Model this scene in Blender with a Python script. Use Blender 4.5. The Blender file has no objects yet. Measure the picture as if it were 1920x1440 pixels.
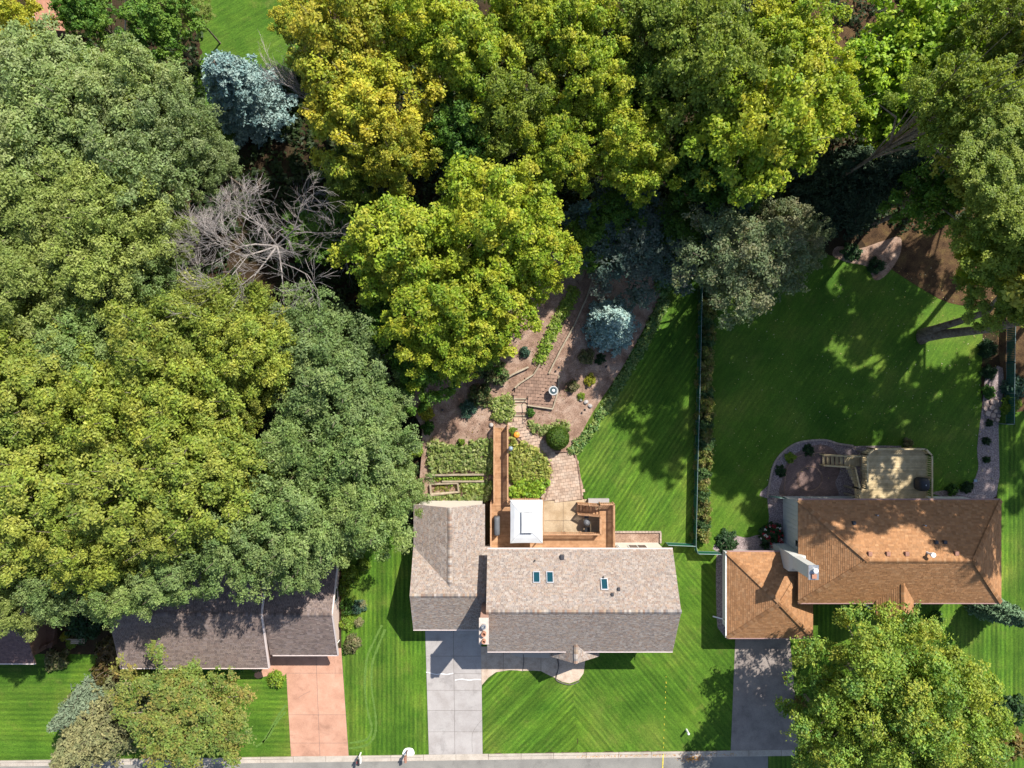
import bpy, bmesh, math, random
import numpy as np
from mathutils import Vector, Matrix, noise as mnoise

# ------------------------------------------------------------------ camera, light, exposure
S = bpy.context.scene
COL = S.collection
H = 66.7                                   # camera height, metres
PPM = 20.0                                 # photograph pixels per metre on the ground
cd = bpy.data.cameras.new('camera')
cam = bpy.data.objects.new('camera', cd)
COL.objects.link(cam)
cam.location = (0, 0, H)
cam.rotation_euler = (0, 0, 0)
cd.sensor_width = 36.0
cd.lens = 36.0 * H / 96.0
cd.clip_start = 1.0
cd.clip_end = 2000.0
S.camera = cam

SHADOW = Vector((-0.58, -0.73, -1.0)).normalized()
world = bpy.data.worlds.new('World')
S.world = world
world.use_nodes = True
wn = world.node_tree.nodes
sky = wn.new('ShaderNodeTexSky')
sky.sky_type = 'NISHITA'
sky.sun_disc = False
sky.sun_elevation = math.radians(47)
sky.sun_rotation = math.radians(38.5)
wn['Background'].inputs[1].default_value = 0.10
world.node_tree.links.new(sky.outputs[0], wn['Background'].inputs[0])
sl = bpy.data.lights.new('sun', 'SUN')
sl.energy = 4.6
sl.angle = math.radians(0.55)
sl.color = (1.0, 0.955, 0.88)
sun = bpy.data.objects.new('sun', sl)
COL.objects.link(sun)
sun.location = (60, 75, 100)
sun.rotation_euler = SHADOW.to_track_quat('-Z', 'Y').to_euler()
S.view_settings.view_transform = 'Standard'
S.view_settings.look = 'None'
S.view_settings.exposure = 0.8
S.view_settings.gamma = 1.0
S.view_settings.use_curve_mapping = False
S.render.engine = 'CYCLES'
S.cycles.max_bounces = 6
S.cycles.diffuse_bounces = 3
S.cycles.transparent_max_bounces = 4

RND = random.Random(7)


def W(px, py, z=0.0):
    f = (1 - z / H) / PPM
    return Vector(((px - 960) * f, (720 - py) * f, z))


# ------------------------------------------------------------------ materials
def new_mat(name):
    m = bpy.data.materials.new(name)
    m.use_nodes = True
    nt = m.node_tree
    return m, nt, nt.nodes['Principled BSDF']


def ramp_node(nt, cols, poss=None):
    r = nt.nodes.new('ShaderNodeValToRGB')
    n = len(cols)
    poss = poss or [i / (n - 1) for i in range(n)]
    while len(r.color_ramp.elements) < n:
        r.color_ramp.elements.new(0.5)
    for e, c, p in zip(r.color_ramp.elements, cols, poss):
        e.position = p
        e.color = (*c, 1)
    return r


def mixc(nt, a, b, fac, mode='MIX'):
    m = nt.nodes.new('ShaderNodeMix')
    m.data_type = 'RGBA'
    m.blend_type = mode
    for sock, v in ((m.inputs[0], fac), (m.inputs[6], a), (m.inputs[7], b)):
        if hasattr(v, 'is_linked'):
            nt.links.new(v, sock)
        elif isinstance(v, tuple):
            sock.default_value = (*v, 1)
        else:
            sock.default_value = v
    return m.outputs[2]


def noise_tex(nt, scale, detail=6, rough=0.6, dist=0.0, coord=None):
    n = nt.nodes.new('ShaderNodeTexNoise')
    n.inputs['Scale'].default_value = scale
    n.inputs['Detail'].default_value = detail
    n.inputs['Roughness'].default_value = rough
    n.inputs['Distortion'].default_value = dist
    if coord is None:
        coord = world_coord(nt)
    nt.links.new(coord, n.inputs['Vector'])
    return n.outputs['Fac']


def world_coord(nt):
    g = nt.nodes.new('ShaderNodeNewGeometry')
    return g.outputs['Position']


def rot_coord(nt, ang, sx=1, sy=1):
    mp = nt.nodes.new('ShaderNodeMapping')
    mp.vector_type = 'TEXTURE'
    mp.inputs['Rotation'].default_value = (0, 0, ang)
    mp.inputs['Scale'].default_value = (1 / sx, 1 / sy, 1)
    nt.links.new(world_coord(nt), mp.inputs['Vector'])
    return mp.outputs[0]


def bump(nt, p, fac, strength, dist):
    b = nt.nodes.new('ShaderNodeBump')
    b.inputs['Strength'].default_value = strength
    b.inputs['Distance'].default_value = dist
    nt.links.new(fac, b.inputs['Height'])
    nt.links.new(b.outputs[0], p.inputs['Normal'])


def mottled(name, cols, scale=3.0, rough=0.9, fine=30.0, fine_amt=0.35, bmp=0.3, bdist=0.02,
            obj_rand=0.0, spec=0.2, metal=0.0, poss=None):
    m, nt, p = new_mat(name)
    a = noise_tex(nt, scale)
    r = ramp_node(nt, cols, poss or [0.3 + 0.4 * i / max(1, len(cols) - 1) for i in range(len(cols))])
    nt.links.new(a, r.inputs[0])
    c = r.outputs[0]
    f = noise_tex(nt, fine, 3, 0.7)
    if fine_amt:
        rr = ramp_node(nt, [(1 - fine_amt,) * 3, (1 + fine_amt,) * 3], [0.3, 0.7])
        nt.links.new(f, rr.inputs[0])
        c = mixc(nt, c, rr.outputs[0], 1.0, 'MULTIPLY')
    if name in ('concrete', 'tinted_concrete', 'aggregate_walk', 'patio_concrete', 'road_asphalt', 'driveway_asphalt'):
        sn = noise_tex(nt, 0.55, 8, 0.72, 0.6)
        rs = ramp_node(nt, [(.76,) * 3, (.95,) * 3, (.99,) * 3], [.34, .45, .62])
        nt.links.new(sn, rs.inputs[0])
        c = mixc(nt, c, rs.outputs[0], 1.0, 'MULTIPLY')
    if obj_rand:
        oi = nt.nodes.new('ShaderNodeObjectInfo')
        ro = ramp_node(nt, [(1 - obj_rand,) * 3, (1 + obj_rand, 1 + obj_rand * .9, 1 + obj_rand * .8)], [0, 1])
        nt.links.new(oi.outputs['Random'], ro.inputs[0])
        c = mixc(nt, c, ro.outputs[0], 1.0, 'MULTIPLY')
    nt.links.new(c, p.inputs['Base Color'])
    p.inputs['Roughness'].default_value = rough
    p.inputs['Specular IOR Level'].default_value = spec
    p.inputs['Metallic'].default_value = metal
    if bmp:
        bump(nt, p, f, bmp, bdist)
    return m


def plain(name, col, rough=0.6, spec=0.4, metal=0.0, var=0.12, scale=6.0, obj_rand=0.0):
    lo = tuple(c * (1 - var) for c in col)
    hi = tuple(min(1, c * (1 + var)) for c in col)
    return mottled(name, [lo, hi], scale, rough, 40.0, var * .6, 0.08, 0.005, obj_rand, spec, metal)


def vcol_mat(name, rough=0.85, transl=0.0, spec=0.2, obj_var=0.0, speck=0.0, trans_tint=(1.3, 1.25, 0.4)):
    """colour comes from each face's own colour attribute"""
    m, nt, p = new_mat(name)
    a = nt.nodes.new('ShaderNodeVertexColor')
    a.layer_name = 'col'
    c = a.outputs[0]
    if obj_var:
        oi = nt.nodes.new('ShaderNodeObjectInfo')
        ro = ramp_node(nt, [(1 - obj_var,) * 3, (1.0, 1.0, 1.0), (1 + obj_var, 1 + obj_var * .8, 1.0)], [0, .5, 1])
        nt.links.new(oi.outputs['Random'], ro.inputs[0])
        c = mixc(nt, c, ro.outputs[0], 1.0, 'MULTIPLY')
    if speck:
        f = noise_tex(nt, 45.0, 3, 0.7)
        rr = ramp_node(nt, [(1 - speck,) * 3, (1 + speck,) * 3], [0.3, 0.7])
        nt.links.new(f, rr.inputs[0])
        c = mixc(nt, c, rr.outputs[0], 1.0, 'MULTIPLY')
    nt.links.new(c, p.inputs['Base Color'])
    p.inputs['Roughness'].default_value = rough
    p.inputs['Specular IOR Level'].default_value = spec
    if transl:
        t = nt.nodes.new('ShaderNodeBsdfTranslucent')
        nt.links.new(mixc(nt, c, trans_tint, 1.0, 'MULTIPLY'), t.inputs[0])
        mx = nt.nodes.new('ShaderNodeMixShader')
        mx.inputs[0].default_value = transl
        nt.links.new(p.outputs[0], mx.inputs[1])
        nt.links.new(t.outputs[0], mx.inputs[2])
        nt.links.new(mx.outputs[0], nt.nodes['Material Output'].inputs[0])
    return m


def lawn_mat(name, ang, width=0.55, amt=0.5, dry=0.25, streak=0.5, wob=0.6):
    m, nt, p = new_mat(name)
    big = noise_tex(nt, 0.16, 4, 0.6)
    r = ramp_node(nt, [(0.043, 0.106, 0.008), (0.064, 0.138, 0.012), (0.108, 0.163, 0.022)], [.34, .5, .68])
    nt.links.new(big, r.inputs[0])
    c = r.outputs[0]
    # mown stripes: blades laid one way and the other
    wv = nt.nodes.new('ShaderNodeTexWave')
    wv.wave_type = 'BANDS'
    wv.bands_direction = 'X'
    wv.inputs['Scale'].default_value = 0.314 / width / 1.0
    wv.inputs['Distortion'].default_value = wob
    wv.inputs['Detail'].default_value = 2.0
    wv.inputs['Detail Scale'].default_value = 0.35
    nt.links.new(rot_coord(nt, ang), wv.inputs['Vector'])
    rs = ramp_node(nt, [(1 - amt * .55, 1 - amt * .45, 1 - amt * .4), (1 + amt * .45, 1 + amt * .35, 1 + amt * .3)], [.25, .75])
    patch = noise_tex(nt, 0.30, 4, 0.6)
    nt.links.new(wv.outputs['Fac'], rs.inputs[0])
    rp = ramp_node(nt, [(0.12,) * 3, (.9,) * 3], [.36, .62])
    nt.links.new(patch, rp.inputs[0])
    sep = nt.nodes.new('ShaderNodeSeparateColor')
    nt.links.new(rp.outputs[0], sep.inputs[0])
    c = mixc(nt, c, mixc(nt, c, rs.outputs[0], 1.0, 'MULTIPLY'), sep.outputs[0])
    # broader passes of the mower, uneven
    w2 = noise_tex(nt, 1.0, 3, 0.6, 0, rot_coord(nt, ang, 1.3, 0.03))
    rw = ramp_node(nt, [(1 - amt * .32,) * 3, (1 + amt * .3,) * 3], [.40, .60])
    nt.links.new(w2, rw.inputs[0])
    c = mixc(nt, c, rw.outputs[0], 1.0, 'MULTIPLY')
    # thin streaks along the mowing direction
    st = noise_tex(nt, 1.0, 5, 0.7, 0, rot_coord(nt, ang, 7.0, 1.1))
    r2 = ramp_node(nt, [(1 - streak * .7,) * 3, (1 + streak * .6,) * 3], [.32, .68])
    nt.links.new(st, r2.inputs[0])
    c = mixc(nt, c, r2.outputs[0], 1.0, 'MULTIPLY')
    # thin dry patches and clumps
    d = noise_tex(nt, 0.55, 6, 0.72)
    r3 = ramp_node(nt, [(0, 0, 0), (dry,) * 3], [.56, .74])
    nt.links.new(d, r3.inputs[0])
    s3 = nt.nodes.new('ShaderNodeSeparateColor')
    nt.links.new(r3.outputs[0], s3.inputs[0])
    c = mixc(nt, c, (0.15, 0.16, 0.04), s3.outputs[0])
    d2 = noise_tex(nt, 0.13, 5, 0.65, 0.8)
    r5 = ramp_node(nt, [(.72, .80, .75), (1.0, 1.0, 1.0), (1.28, 1.14, 1.1)], [.36, .5, .66])
    nt.links.new(d2, r5.inputs[0])
    c = mixc(nt, c, r5.outputs[0], 1.0, 'MULTIPLY')
    f = noise_tex(nt, 6.5, 6, 0.8)
    r4 = ramp_node(nt, [(.55, .6, .55), (1.5, 1.4, 1.4)], [.3, .7])
    nt.links.new(f, r4.inputs[0])
    c = mixc(nt, c, r4.outputs[0], 1.0, 'MULTIPLY')
    nt.links.new(c, p.inputs['Base Color'])
    p.inputs['Roughness'].default_value = 0.8
    p.inputs['Specular IOR Level'].default_value = 0.15
    bump(nt, p, f, 0.6, 0.06)
    return m


def paver_mat(name, cols, bw, bh, mortar, ang=0.0):
    m, nt, p = new_mat(name)
    b = nt.nodes.new('ShaderNodeTexBrick')
    b.inputs['Scale'].default_value = 1.0
    b.inputs['Brick Width'].default_value = bw
    b.inputs['Row Height'].default_value = bh
    b.inputs['Mortar Size'].default_value = 0.012
    b.inputs['Color1'].default_value = (*cols[0], 1)
    b.inputs['Color2'].default_value = (*cols[1], 1)
    b.inputs['Mortar'].default_value = (*mortar, 1)
    nt.links.new(rot_coord(nt, ang), b.inputs['Vector'])
    n = noise_tex(nt, 0.9, 6, 0.65)
    rr = ramp_node(nt, [(.65,) * 3, (1.3,) * 3], [.3, .7])
    nt.links.new(n, rr.inputs[0])
    nt.links.new(mixc(nt, b.outputs[0], rr.outputs[0], 1.0, 'MULTIPLY'), p.inputs['Base Color'])
    p.inputs['Roughness'].default_value = 0.85
    bump(nt, p, b.outputs['Fac'], -0.4, 0.01)
    return m


def wall_brick(name, c1, c2, mortar):
    m, nt, p = new_mat(name)
    b = nt.nodes.new('ShaderNodeTexBrick')
    b.inputs['Scale'].default_value = 1.0
    b.inputs['Brick Width'].default_value = 0.22
    b.inputs['Row Height'].default_value = 0.075
    b.inputs['Mortar Size'].default_value = 0.012
    b.inputs['Color1'].default_value = (*c1, 1)
    b.inputs['Color2'].default_value = (*c2, 1)
    b.inputs['Mortar'].default_value = (*mortar, 1)
    mp = nt.nodes.new('ShaderNodeMapping')
    mp.inputs['Rotation'].default_value = (math.radians(90), 0, 0)
    nt.links.new(world_coord(nt), mp.inputs['Vector'])
    nt.links.new(mp.outputs[0], b.inputs['Vector'])
    nt.links.new(b.outputs[0], p.inputs['Base Color'])
    p.inputs['Roughness'].default_value = 0.9
    return m


def wood_mat(name, cols, obj_rand=0.18, ang=0.0, rough=0.7):
    m, nt, p = new_mat(name)
    g = noise_tex(nt, 2.2, 5, 0.65)
    r = ramp_node(nt, cols, [.3, .5, .7][:len(cols)] if len(cols) == 3 else [.3, .7])
    nt.links.new(g, r.inputs[0])
    c = r.outputs[0]
    oi = nt.nodes.new('ShaderNodeObjectInfo')
    ro = ramp_node(nt, [(1 - obj_rand,) * 3, (1 + obj_rand,) * 3], [0, 1])
    nt.links.new(oi.outputs['Random'], ro.inputs[0])
    c = mixc(nt, c, ro.outputs[0], 1.0, 'MULTIPLY')
    f = noise_tex(nt, 25, 3, .7)
    rf = ramp_node(nt, [(.8,) * 3, (1.2,) * 3], [.3, .7])
    nt.links.new(f, rf.inputs[0])
    c = mixc(nt, c, rf.outputs[0], 1.0, 'MULTIPLY')
    nt.links.new(c, p.inputs['Base Color'])
    p.inputs['Roughness'].default_value = rough
    p.inputs['Specular IOR Level'].default_value = 0.25
    bump(nt, p, f, .2, .01)
    return m


M = {}
M['leaf'] = vcol_mat('leaf', 0.55, 0.38, 0.3, 0.15)
M['needle'] = vcol_mat('needle', 0.7, 0.10, 0.2, 0.08, trans_tint=(1.0, 1.1, 0.8))
M['petal'] = vcol_mat('petal', 0.7, 0.25, 0.2)
M['shingle'] = vcol_mat('shingle', 0.95, 0, 0.1, 0, 0.28)
M['soil'] = mottled('forest_soil', [(0.020, 0.013, 0.007), (0.045, 0.028, 0.014), (0.03, 0.035, 0.012)], 0.8, 0.95, 9, 0.5, 0.6, 0.05)
M['mulch'] = mottled('bark_mulch', [(0.156, 0.091, 0.062), (0.281, 0.182, 0.131), (0.396, 0.285, 0.217)], 1.1, 0.95, 14, 0.55, 0.8, 0.04)
M['litter'] = mottled('leaf_litter', [(0.031, 0.017, 0.009), (0.081, 0.046, 0.022), (0.124, 0.081, 0.031)], 0.9, 0.95, 12, 0.6, 0.8, 0.04)
M['rock_mulch'] = mottled('river_rock', [(0.130, 0.098, 0.094), (0.260, 0.202, 0.195), (0.390, 0.325, 0.312)], 7, 0.8, 16, 0.6, 1.0, 0.05)
M['asphalt'] = mottled('road_asphalt', [(0.184, 0.173, 0.158), (0.226, 0.215, 0.194), (0.263, 0.247, 0.221)], 0.45, 0.92, 25, 0.2, 0.3, 0.01)
M['drive_asphalt'] = mottled('driveway_asphalt', [(0.194, 0.160, 0.144), (0.265, 0.223, 0.198), (0.316, 0.267, 0.234)], 0.7, 0.92, 25, 0.25, 0.3, 0.01)
M['concrete'] = mottled('concrete', [(0.299, 0.271, 0.252), (0.361, 0.332, 0.315), (0.402, 0.375, 0.355)], 0.7, 0.88, 22, 0.12, 0.15, 0.01, 0.045)
M['kerb'] = mottled('kerb_concrete', [(0.33, 0.285, 0.235), (0.42, 0.365, 0.305), (0.46, 0.41, 0.35)], 1.0, 0.9, 20, 0.2, 0.2, 0.01, 0.07)
M['pink_concrete'] = mottled('tinted_concrete', [(0.402, 0.216, 0.146), (0.477, 0.263, 0.180), (0.532, 0.306, 0.216)], 0.8, 0.9, 20, 0.14, 0.15, 0.01, 0.04)
M['walk'] = mottled('aggregate_walk', [(0.378, 0.284, 0.210), (0.483, 0.378, 0.294), (0.546, 0.441, 0.347)], 1.5, 0.9, 24, 0.28, 0.3, 0.01, 0.05)
M['patio'] = mottled('patio_concrete', [(0.324, 0.230, 0.135), (0.423, 0.315, 0.203), (0.495, 0.387, 0.261)], 0.8, 0.9, 14, 0.18, 0.15, 0.01, 0.06)
M['sand'] = mottled('joint_sand', [(0.13, 0.09, 0.065), (0.2, 0.14, 0.1)], 2, .95)
M['paver'] = mottled('paver_stone', [(0.312, 0.214, 0.153), (0.416, 0.305, 0.230), (0.473, 0.374, 0.295)], 1.2, 0.9, 18, 0.2, 0.2, 0.01, 0.16)
M['brown_paver'] = mottled('brown_paver_stone', [(0.190, 0.120, 0.088), (0.266, 0.172, 0.127), (0.323, 0.218, 0.165)], 1.2, 0.9, 18, 0.2, 0.2, 0.01, 0.16)
M['dark_paver'] = paver_mat('dark_paver', [(0.235, 0.15, 0.125), (0.165, 0.105, 0.09)], 0.22, 0.11, (0.09, 0.06, 0.05), 0.4)
M['edge_stone'] = mottled('edging_stone', [(0.30, 0.23, 0.19), (0.42, 0.33, 0.27)], 3, .9, 20, .25, .2, .01, .12)
M['flagstone'] = mottled('flagstone', [(0.42, 0.30, 0.24), (0.56, 0.43, 0.36)], 2, .85, 16, .25, .4, .02, .15)
M['boulder'] = mottled('boulder', [(0.28, 0.26, 0.24), (0.45, 0.42, 0.4)], 4, .9, 20, .3, .6, .03)
M['timber'] = wood_mat('weathered_timber', [(0.24, 0.19, 0.13), (0.33, 0.27, 0.19), (0.40, 0.34, 0.25)])
M['deck_red'] = wood_mat('stained_deck_wood', [(0.281, 0.145, 0.071), (0.373, 0.206, 0.108), (0.443, 0.263, 0.145)], 0.14)
M['deck_rail'] = wood_mat('stained_rail_wood', [(0.331, 0.175, 0.091), (0.417, 0.235, 0.129), (0.481, 0.293, 0.167)], 0.10)
M['deck_tan'] = wood_mat('tan_deck_wood', [(0.396, 0.297, 0.154), (0.528, 0.407, 0.226), (0.616, 0.495, 0.297)], 0.14)
M['deck_old'] = wood_mat('old_brown_deck', [(0.085, 0.045, 0.03), (0.12, 0.065, 0.045), (0.15, 0.085, 0.06)], 0.12)
M['siding'] = plain('cream_siding', (0.66, 0.60, 0.52), 0.7, 0.3, 0, 0.06)
M['white_siding'] = plain('pale_grey_siding', (0.54, 0.54, 0.51), 0.7, 0.3, 0, 0.05)
M['pink_siding'] = plain('pinkish_siding', (0.62, 0.47, 0.40), 0.75, 0.3, 0, 0.08)
M['brown_siding'] = plain('brown_siding', (0.16, 0.09, 0.065), 0.75, 0.3, 0, 0.1)
M['fascia'] = plain('fascia_paint', (0.60, 0.50, 0.46), 0.5, 0.4, 0, 0.06)
M['brown_fascia'] = plain('brown_fascia', (0.20, 0.12, 0.09), 0.5, 0.4, 0, 0.08)
M['rose_gutter'] = plain('rose_gutter', (0.34, 0.21, 0.19), 0.45, 0.4, 0, 0.06)
M['brick'] = wall_brick('red_brick', (0.33, 0.13, 0.08), (0.42, 0.19, 0.12), (0.45, 0.38, 0.32))
M['cap'] = plain('mortar_cap', (0.50, 0.42, 0.36), 0.85, 0.2, 0, 0.12)
M['clay'] = plain('clay_flue', (0.40, 0.20, 0.13), 0.85, 0.2, 0, 0.15)
M['white'] = plain('white_paint', (0.80, 0.80, 0.78), 0.5, 0.4, 0, 0.04)
M['canvas'] = mottled('white_canvas', [(0.56, 0.57, 0.58), (0.66, 0.67, 0.68)], 1.2, .85, 60, .05, .25, .01)
M['steel'] = plain('galvanised_steel', (0.45, 0.46, 0.47), 0.35, 0.5, 0.7, 0.15)
M['black'] = plain('black_metal', (0.02, 0.02, 0.022), 0.35, 0.5, 0, 0.2)
M['black_vinyl'] = plain('black_vinyl_cover', (0.022, 0.024, 0.03), 0.55, 0.4, 0, 0.3)
M['grey_vinyl'] = plain('grey_vinyl_cover', (0.10, 0.105, 0.115), 0.6, 0.4, 0, 0.2)
M['vent'] = plain('vent_plastic', (0.05, 0.05, 0.055), 0.6, 0.4, 0, 0.2)
M['brown_vent'] = plain('brown_vent_metal', (0.30, 0.15, 0.10), 0.6, 0.4, 0, 0.15)
M['fence_green'] = plain('green_fence_slat', (0.010, 0.105, 0.070), 0.5, 0.4, 0, 0.2)
M['fence_steel'] = plain('green_fence_pipe', (0.16, 0.22, 0.21), 0.5, 0.4, 0.3, 0.15)
M['bark'] = mottled('tree_bark', [(0.09, 0.065, 0.045), (0.19, 0.15, 0.115), (0.27, 0.22, 0.175)], 2.5, .95, 14, .45, .9, .05)
M['dead_bark'] = mottled('dead_bark', [(0.205, 0.172, 0.155), (0.312, 0.273, 0.249), (0.394, 0.353, 0.323)], 1.5, .9, 14, .3, .5, .02)
M['yellow'] = plain('yellow_marking_paint', (0.72, 0.58, 0.06), .8, .2, 0, .25)
M['caulk'] = plain('white_caulk', (0.78, 0.77, 0.75), .7, .3, 0, .1)
M['crack'] = plain('crack_filler', (0.13, 0.115, 0.105), .9, .2, 0, .2)
M['pumpkin'] = plain('pumpkin_skin', (0.70, 0.26, 0.03), .5, .4, 0, .12)
M['bluegrey'] = plain('blue_grey_metal', (0.24, 0.31, 0.36), .4, .5, .2, .1)
M['stone_cast'] = plain('cast_stone', (0.42, 0.42, 0.41), .8, .3, 0, .12)
M['water'] = plain('basin_water', (0.06, 0.09, 0.10), .05, .6, 0, .1)
M['red'] = plain('red_plastic', (0.45, 0.05, 0.05), .5, .4, 0, .1)
M['house_door'] = plain('door_paint', (0.5, 0.46, 0.42), .5, .4, 0, .06)


def glass_mat():
    m, nt, p = new_mat('skylight_glass')
    p.inputs['Base Color'].default_value = (0.004, 0.045, 0.062, 1)
    p.inputs['Roughness'].default_value = 0.08
    p.inputs['Specular IOR Level'].default_value = 0.4
    return m


M['glass'] = glass_mat()
_, nt_, p_ = new_mat('window_glass')
M['window'] = _
p_.inputs['Base Color'].default_value = (0.025, 0.03, 0.03, 1)
p_.inputs['Roughness'].default_value = 0.05


# ------------------------------------------------------------------ building helpers
class MB:
    def __init__(s):
        s.v, s.f, s.c = [], [], []

    def add(s, vs, fs, col=None):
        n = len(s.v)
        s.v += [tuple(v) for v in vs]
        for f in fs:
            s.f.append([i + n for i in f])
            s.c.append(col or (1, 1, 1))
        return s

    def box(s, x0, x1, y0, y1, z0, z1):
        x0, x1 = min(x0, x1), max(x0, x1)
        y0, y1 = min(y0, y1), max(y0, y1)
        vs = [(x, y, z) for z in (z0, z1) for x, y in ((x0, y0), (x1, y0), (x1, y1), (x0, y1))]
        return s.add(vs, [(3, 2, 1, 0), (4, 5, 6, 7), (0, 1, 5, 4), (1, 2, 6, 5), (2, 3, 7, 6), (3, 0, 4, 7)])

    def prism(s, pts, z0, z1):
        """pts: list of (x, y); z1 may be a list of heights"""
        n = len(pts)
        a = sum(pts[i][0] * pts[(i + 1) % n][1] - pts[(i + 1) % n][0] * pts[i][1] for i in range(n))
        zt = list(z1) if hasattr(z1, '__len__') else [z1] * n
        if a < 0:
            pts, zt = pts[::-1], zt[::-1]
        vs = [(p[0], p[1], z0) for p in pts] + [(p[0], p[1], z) for p, z in zip(pts, zt)]
        fs = [tuple(range(n))[::-1], tuple(range(n, 2 * n))]
        fs += [(i, (i + 1) % n, n + (i + 1) % n, n + i) for i in range(n)]
        return s.add(vs, fs)

    def bar(s, p, q, w, h):
        """rectangular bar from p to q (centre line), width w across, height h"""
        p, q = Vector(p), Vector(q)
        d = (q - p).normalized()
        side = d.cross(Vector((0, 0, 1)))
        side = side.normalized() if side.length > 1e-4 else Vector((1, 0, 0))
        up = side.cross(d).normalized()
        vs = []
        for e in (p, q):
            for a, b in ((-1, -1), (1, -1), (1, 1), (-1, 1)):
                vs.append(e + side * (a * w / 2) + up * (b * h / 2))
        return s.add(vs, [(0, 1, 2, 3), (7, 6, 5, 4), (4, 5, 1, 0), (5, 6, 2, 1), (6, 7, 3, 2), (7, 4, 0, 3)])

    def tube(s, pts, rads, n=6, cap=True):
        rings = []
        base = len(s.v)
        for i, p in enumerate(pts):
            p = Vector(p)
            a = Vector(pts[max(0, i - 1)])
            b = Vector(pts[min(len(pts) - 1, i + 1)])
            d = (b - a).normalized()
            u = d.cross(Vector((0.13, 0.31, 0.94)))
            if u.length < 1e-3:
                u = d.cross(Vector((1, 0, 0)))
            u.normalize()
            v = d.cross(u)
            r = rads[i] if hasattr(rads, '__len__') else rads
            for k in range(n):
                t = 2 * math.pi * k / n
                s.v.append(tuple(p + u * (r * math.cos(t)) + v * (r * math.sin(t))))
        for i in range(len(pts) - 1):
            for k in range(n):
                a = base + i * n + k
                b = base + i * n + (k + 1) % n
                s.f.append([a, b, b + n, a + n])
                s.c.append((1, 1, 1))
        if cap:
            s.f.append([base + k for k in range(n)][::-1])
            s.c.append((1, 1, 1))
            e = base + (len(pts) - 1) * n
            s.f.append([e + k for k in range(n)])
            s.c.append((1, 1, 1))
        return s

    def lathe(s, prof, n=20, cx=0, cy=0):
        """prof: list of (r, z) from bottom to top"""
        base = len(s.v)
        for r, z in prof:
            for k in range(n):
                t = 2 * math.pi * k / n
                s.v.append((cx + r * math.cos(t), cy + r * math.sin(t), z))
        for i in range(len(prof) - 1):
            for k in range(n):
                a = base + i * n + k
                b = base + i * n + (k + 1) % n
                s.f.append([a, b, b + n, a + n])
                s.c.append((1, 1, 1))
        s.f.append([base + k for k in range(n)][::-1])
        s.f.append([base + (len(prof) - 1) * n + k for k in range(n)])
        s.c += [(1, 1, 1)] * 2
        return s

    def mesh(s, name, mat, off=(0, 0, 0), bevel=0.0, smooth=False):
        me = bpy.data.meshes.new(name)
        off = Vector(off)
        me.from_pydata([tuple(Vector(v) - off) for v in s.v], [], s.f)
        if any(c != (1, 1, 1) for c in s.c):
            at = me.color_attributes.new('col', 'FLOAT_COLOR', 'CORNER')
            arr = []
            for p, c in zip(me.polygons, s.c):
                arr += [c[0], c[1], c[2], 1.0] * p.loop_total
            at.data.foreach_set('color', arr)
        if bevel:
            bm = bmesh.new()
            bm.from_mesh(me)
            bmesh.ops.bevel(bm, geom=list(bm.edges), offset=bevel, segments=2, affect='EDGES', profile=0.6)
            bm.to_mesh(me)
            bm.free()
        if smooth:
            me.polygons.foreach_set('use_smooth', [True] * len(me.polygons))
        me.materials.append(mat)
        me.update()
        return me


BASE = {}


def link(name, data, parent=None):
    o = bpy.data.objects.new(name, data)
    COL.objects.link(o)
    if parent is not None:
        o.parent = parent
    return o


def tag(o, label=None, cat=None, group=None, kind=None):
    if label:
        o['label'] = label
    if cat:
        o['category'] = cat
    if group:
        o['group'] = group
    if kind:
        o['kind'] = kind
    return o


def thing(name, label, cat, loc=(0, 0, 0), group=None):
    o = link(name, None)
    o.empty_display_size = 0.3
    o.location = loc
    BASE[o.name] = Vector(loc)
    return tag(o, label, cat, group)


def part(name, mb, mat, parent, bevel=0.0, smooth=False, kind=None, label=None):
    b = BASE[parent.name]
    o = link(name, mb.mesh(name, mat, b, bevel, smooth), parent)
    BASE[o.name] = b
    return tag(o, label=label, kind=kind)


def piece(name, me, parent, loc, rz=0.0, scale=(1, 1, 1), rx=0.0, ry=0.0):
    o = link(name, me, parent)
    o.location = Vector(loc) - BASE[parent.name]
    o.rotation_euler = (rx, ry, rz)
    o.scale = scale
    return o


def single(name, mb, mat, label, cat, loc=(0, 0, 0), group=None, bevel=0.0, smooth=False, kind=None):
    o = link(name, mb.mesh(name, mat, loc, bevel, smooth))
    o.location = loc
    BASE[o.name] = Vector(loc)
    return tag(o, label, cat, group, kind)


def struct(name, mb, mat, bevel=0.0):
    o = link(name, mb.mesh(name, mat, (0, 0, 0), bevel))
    BASE[o.name] = Vector((0, 0, 0))
    return tag(o, kind='structure')


def dup(root, loc, rz=0.0, scale=1.0, label=None, group=None):
    r = root.copy()
    COL.objects.link(r)
    r.location = loc
    r.rotation_euler = (0, 0, rz)
    r.scale = (scale,) * 3 if not hasattr(scale, '__len__') else scale
    if label:
        r['label'] = label
    if group:
        r['group'] = group
    for ch in list(root.children):
        c = ch.copy()
        COL.objects.link(c)
        c.parent = r
        for g in list(ch.children):
            d = g.copy()
            COL.objects.link(d)
            d.parent = c
    BASE[r.name] = Vector(loc)
    return r


UNIT = MB().box(-.5, .5, -.5, .5, -.5, .5)


def unit_mesh(name, mat, bevel=0.0):
    return UNIT.mesh(name, mat, (0, 0, 0), bevel)


def lerp(a, b, t):
    return a + (b - a) * t


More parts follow.
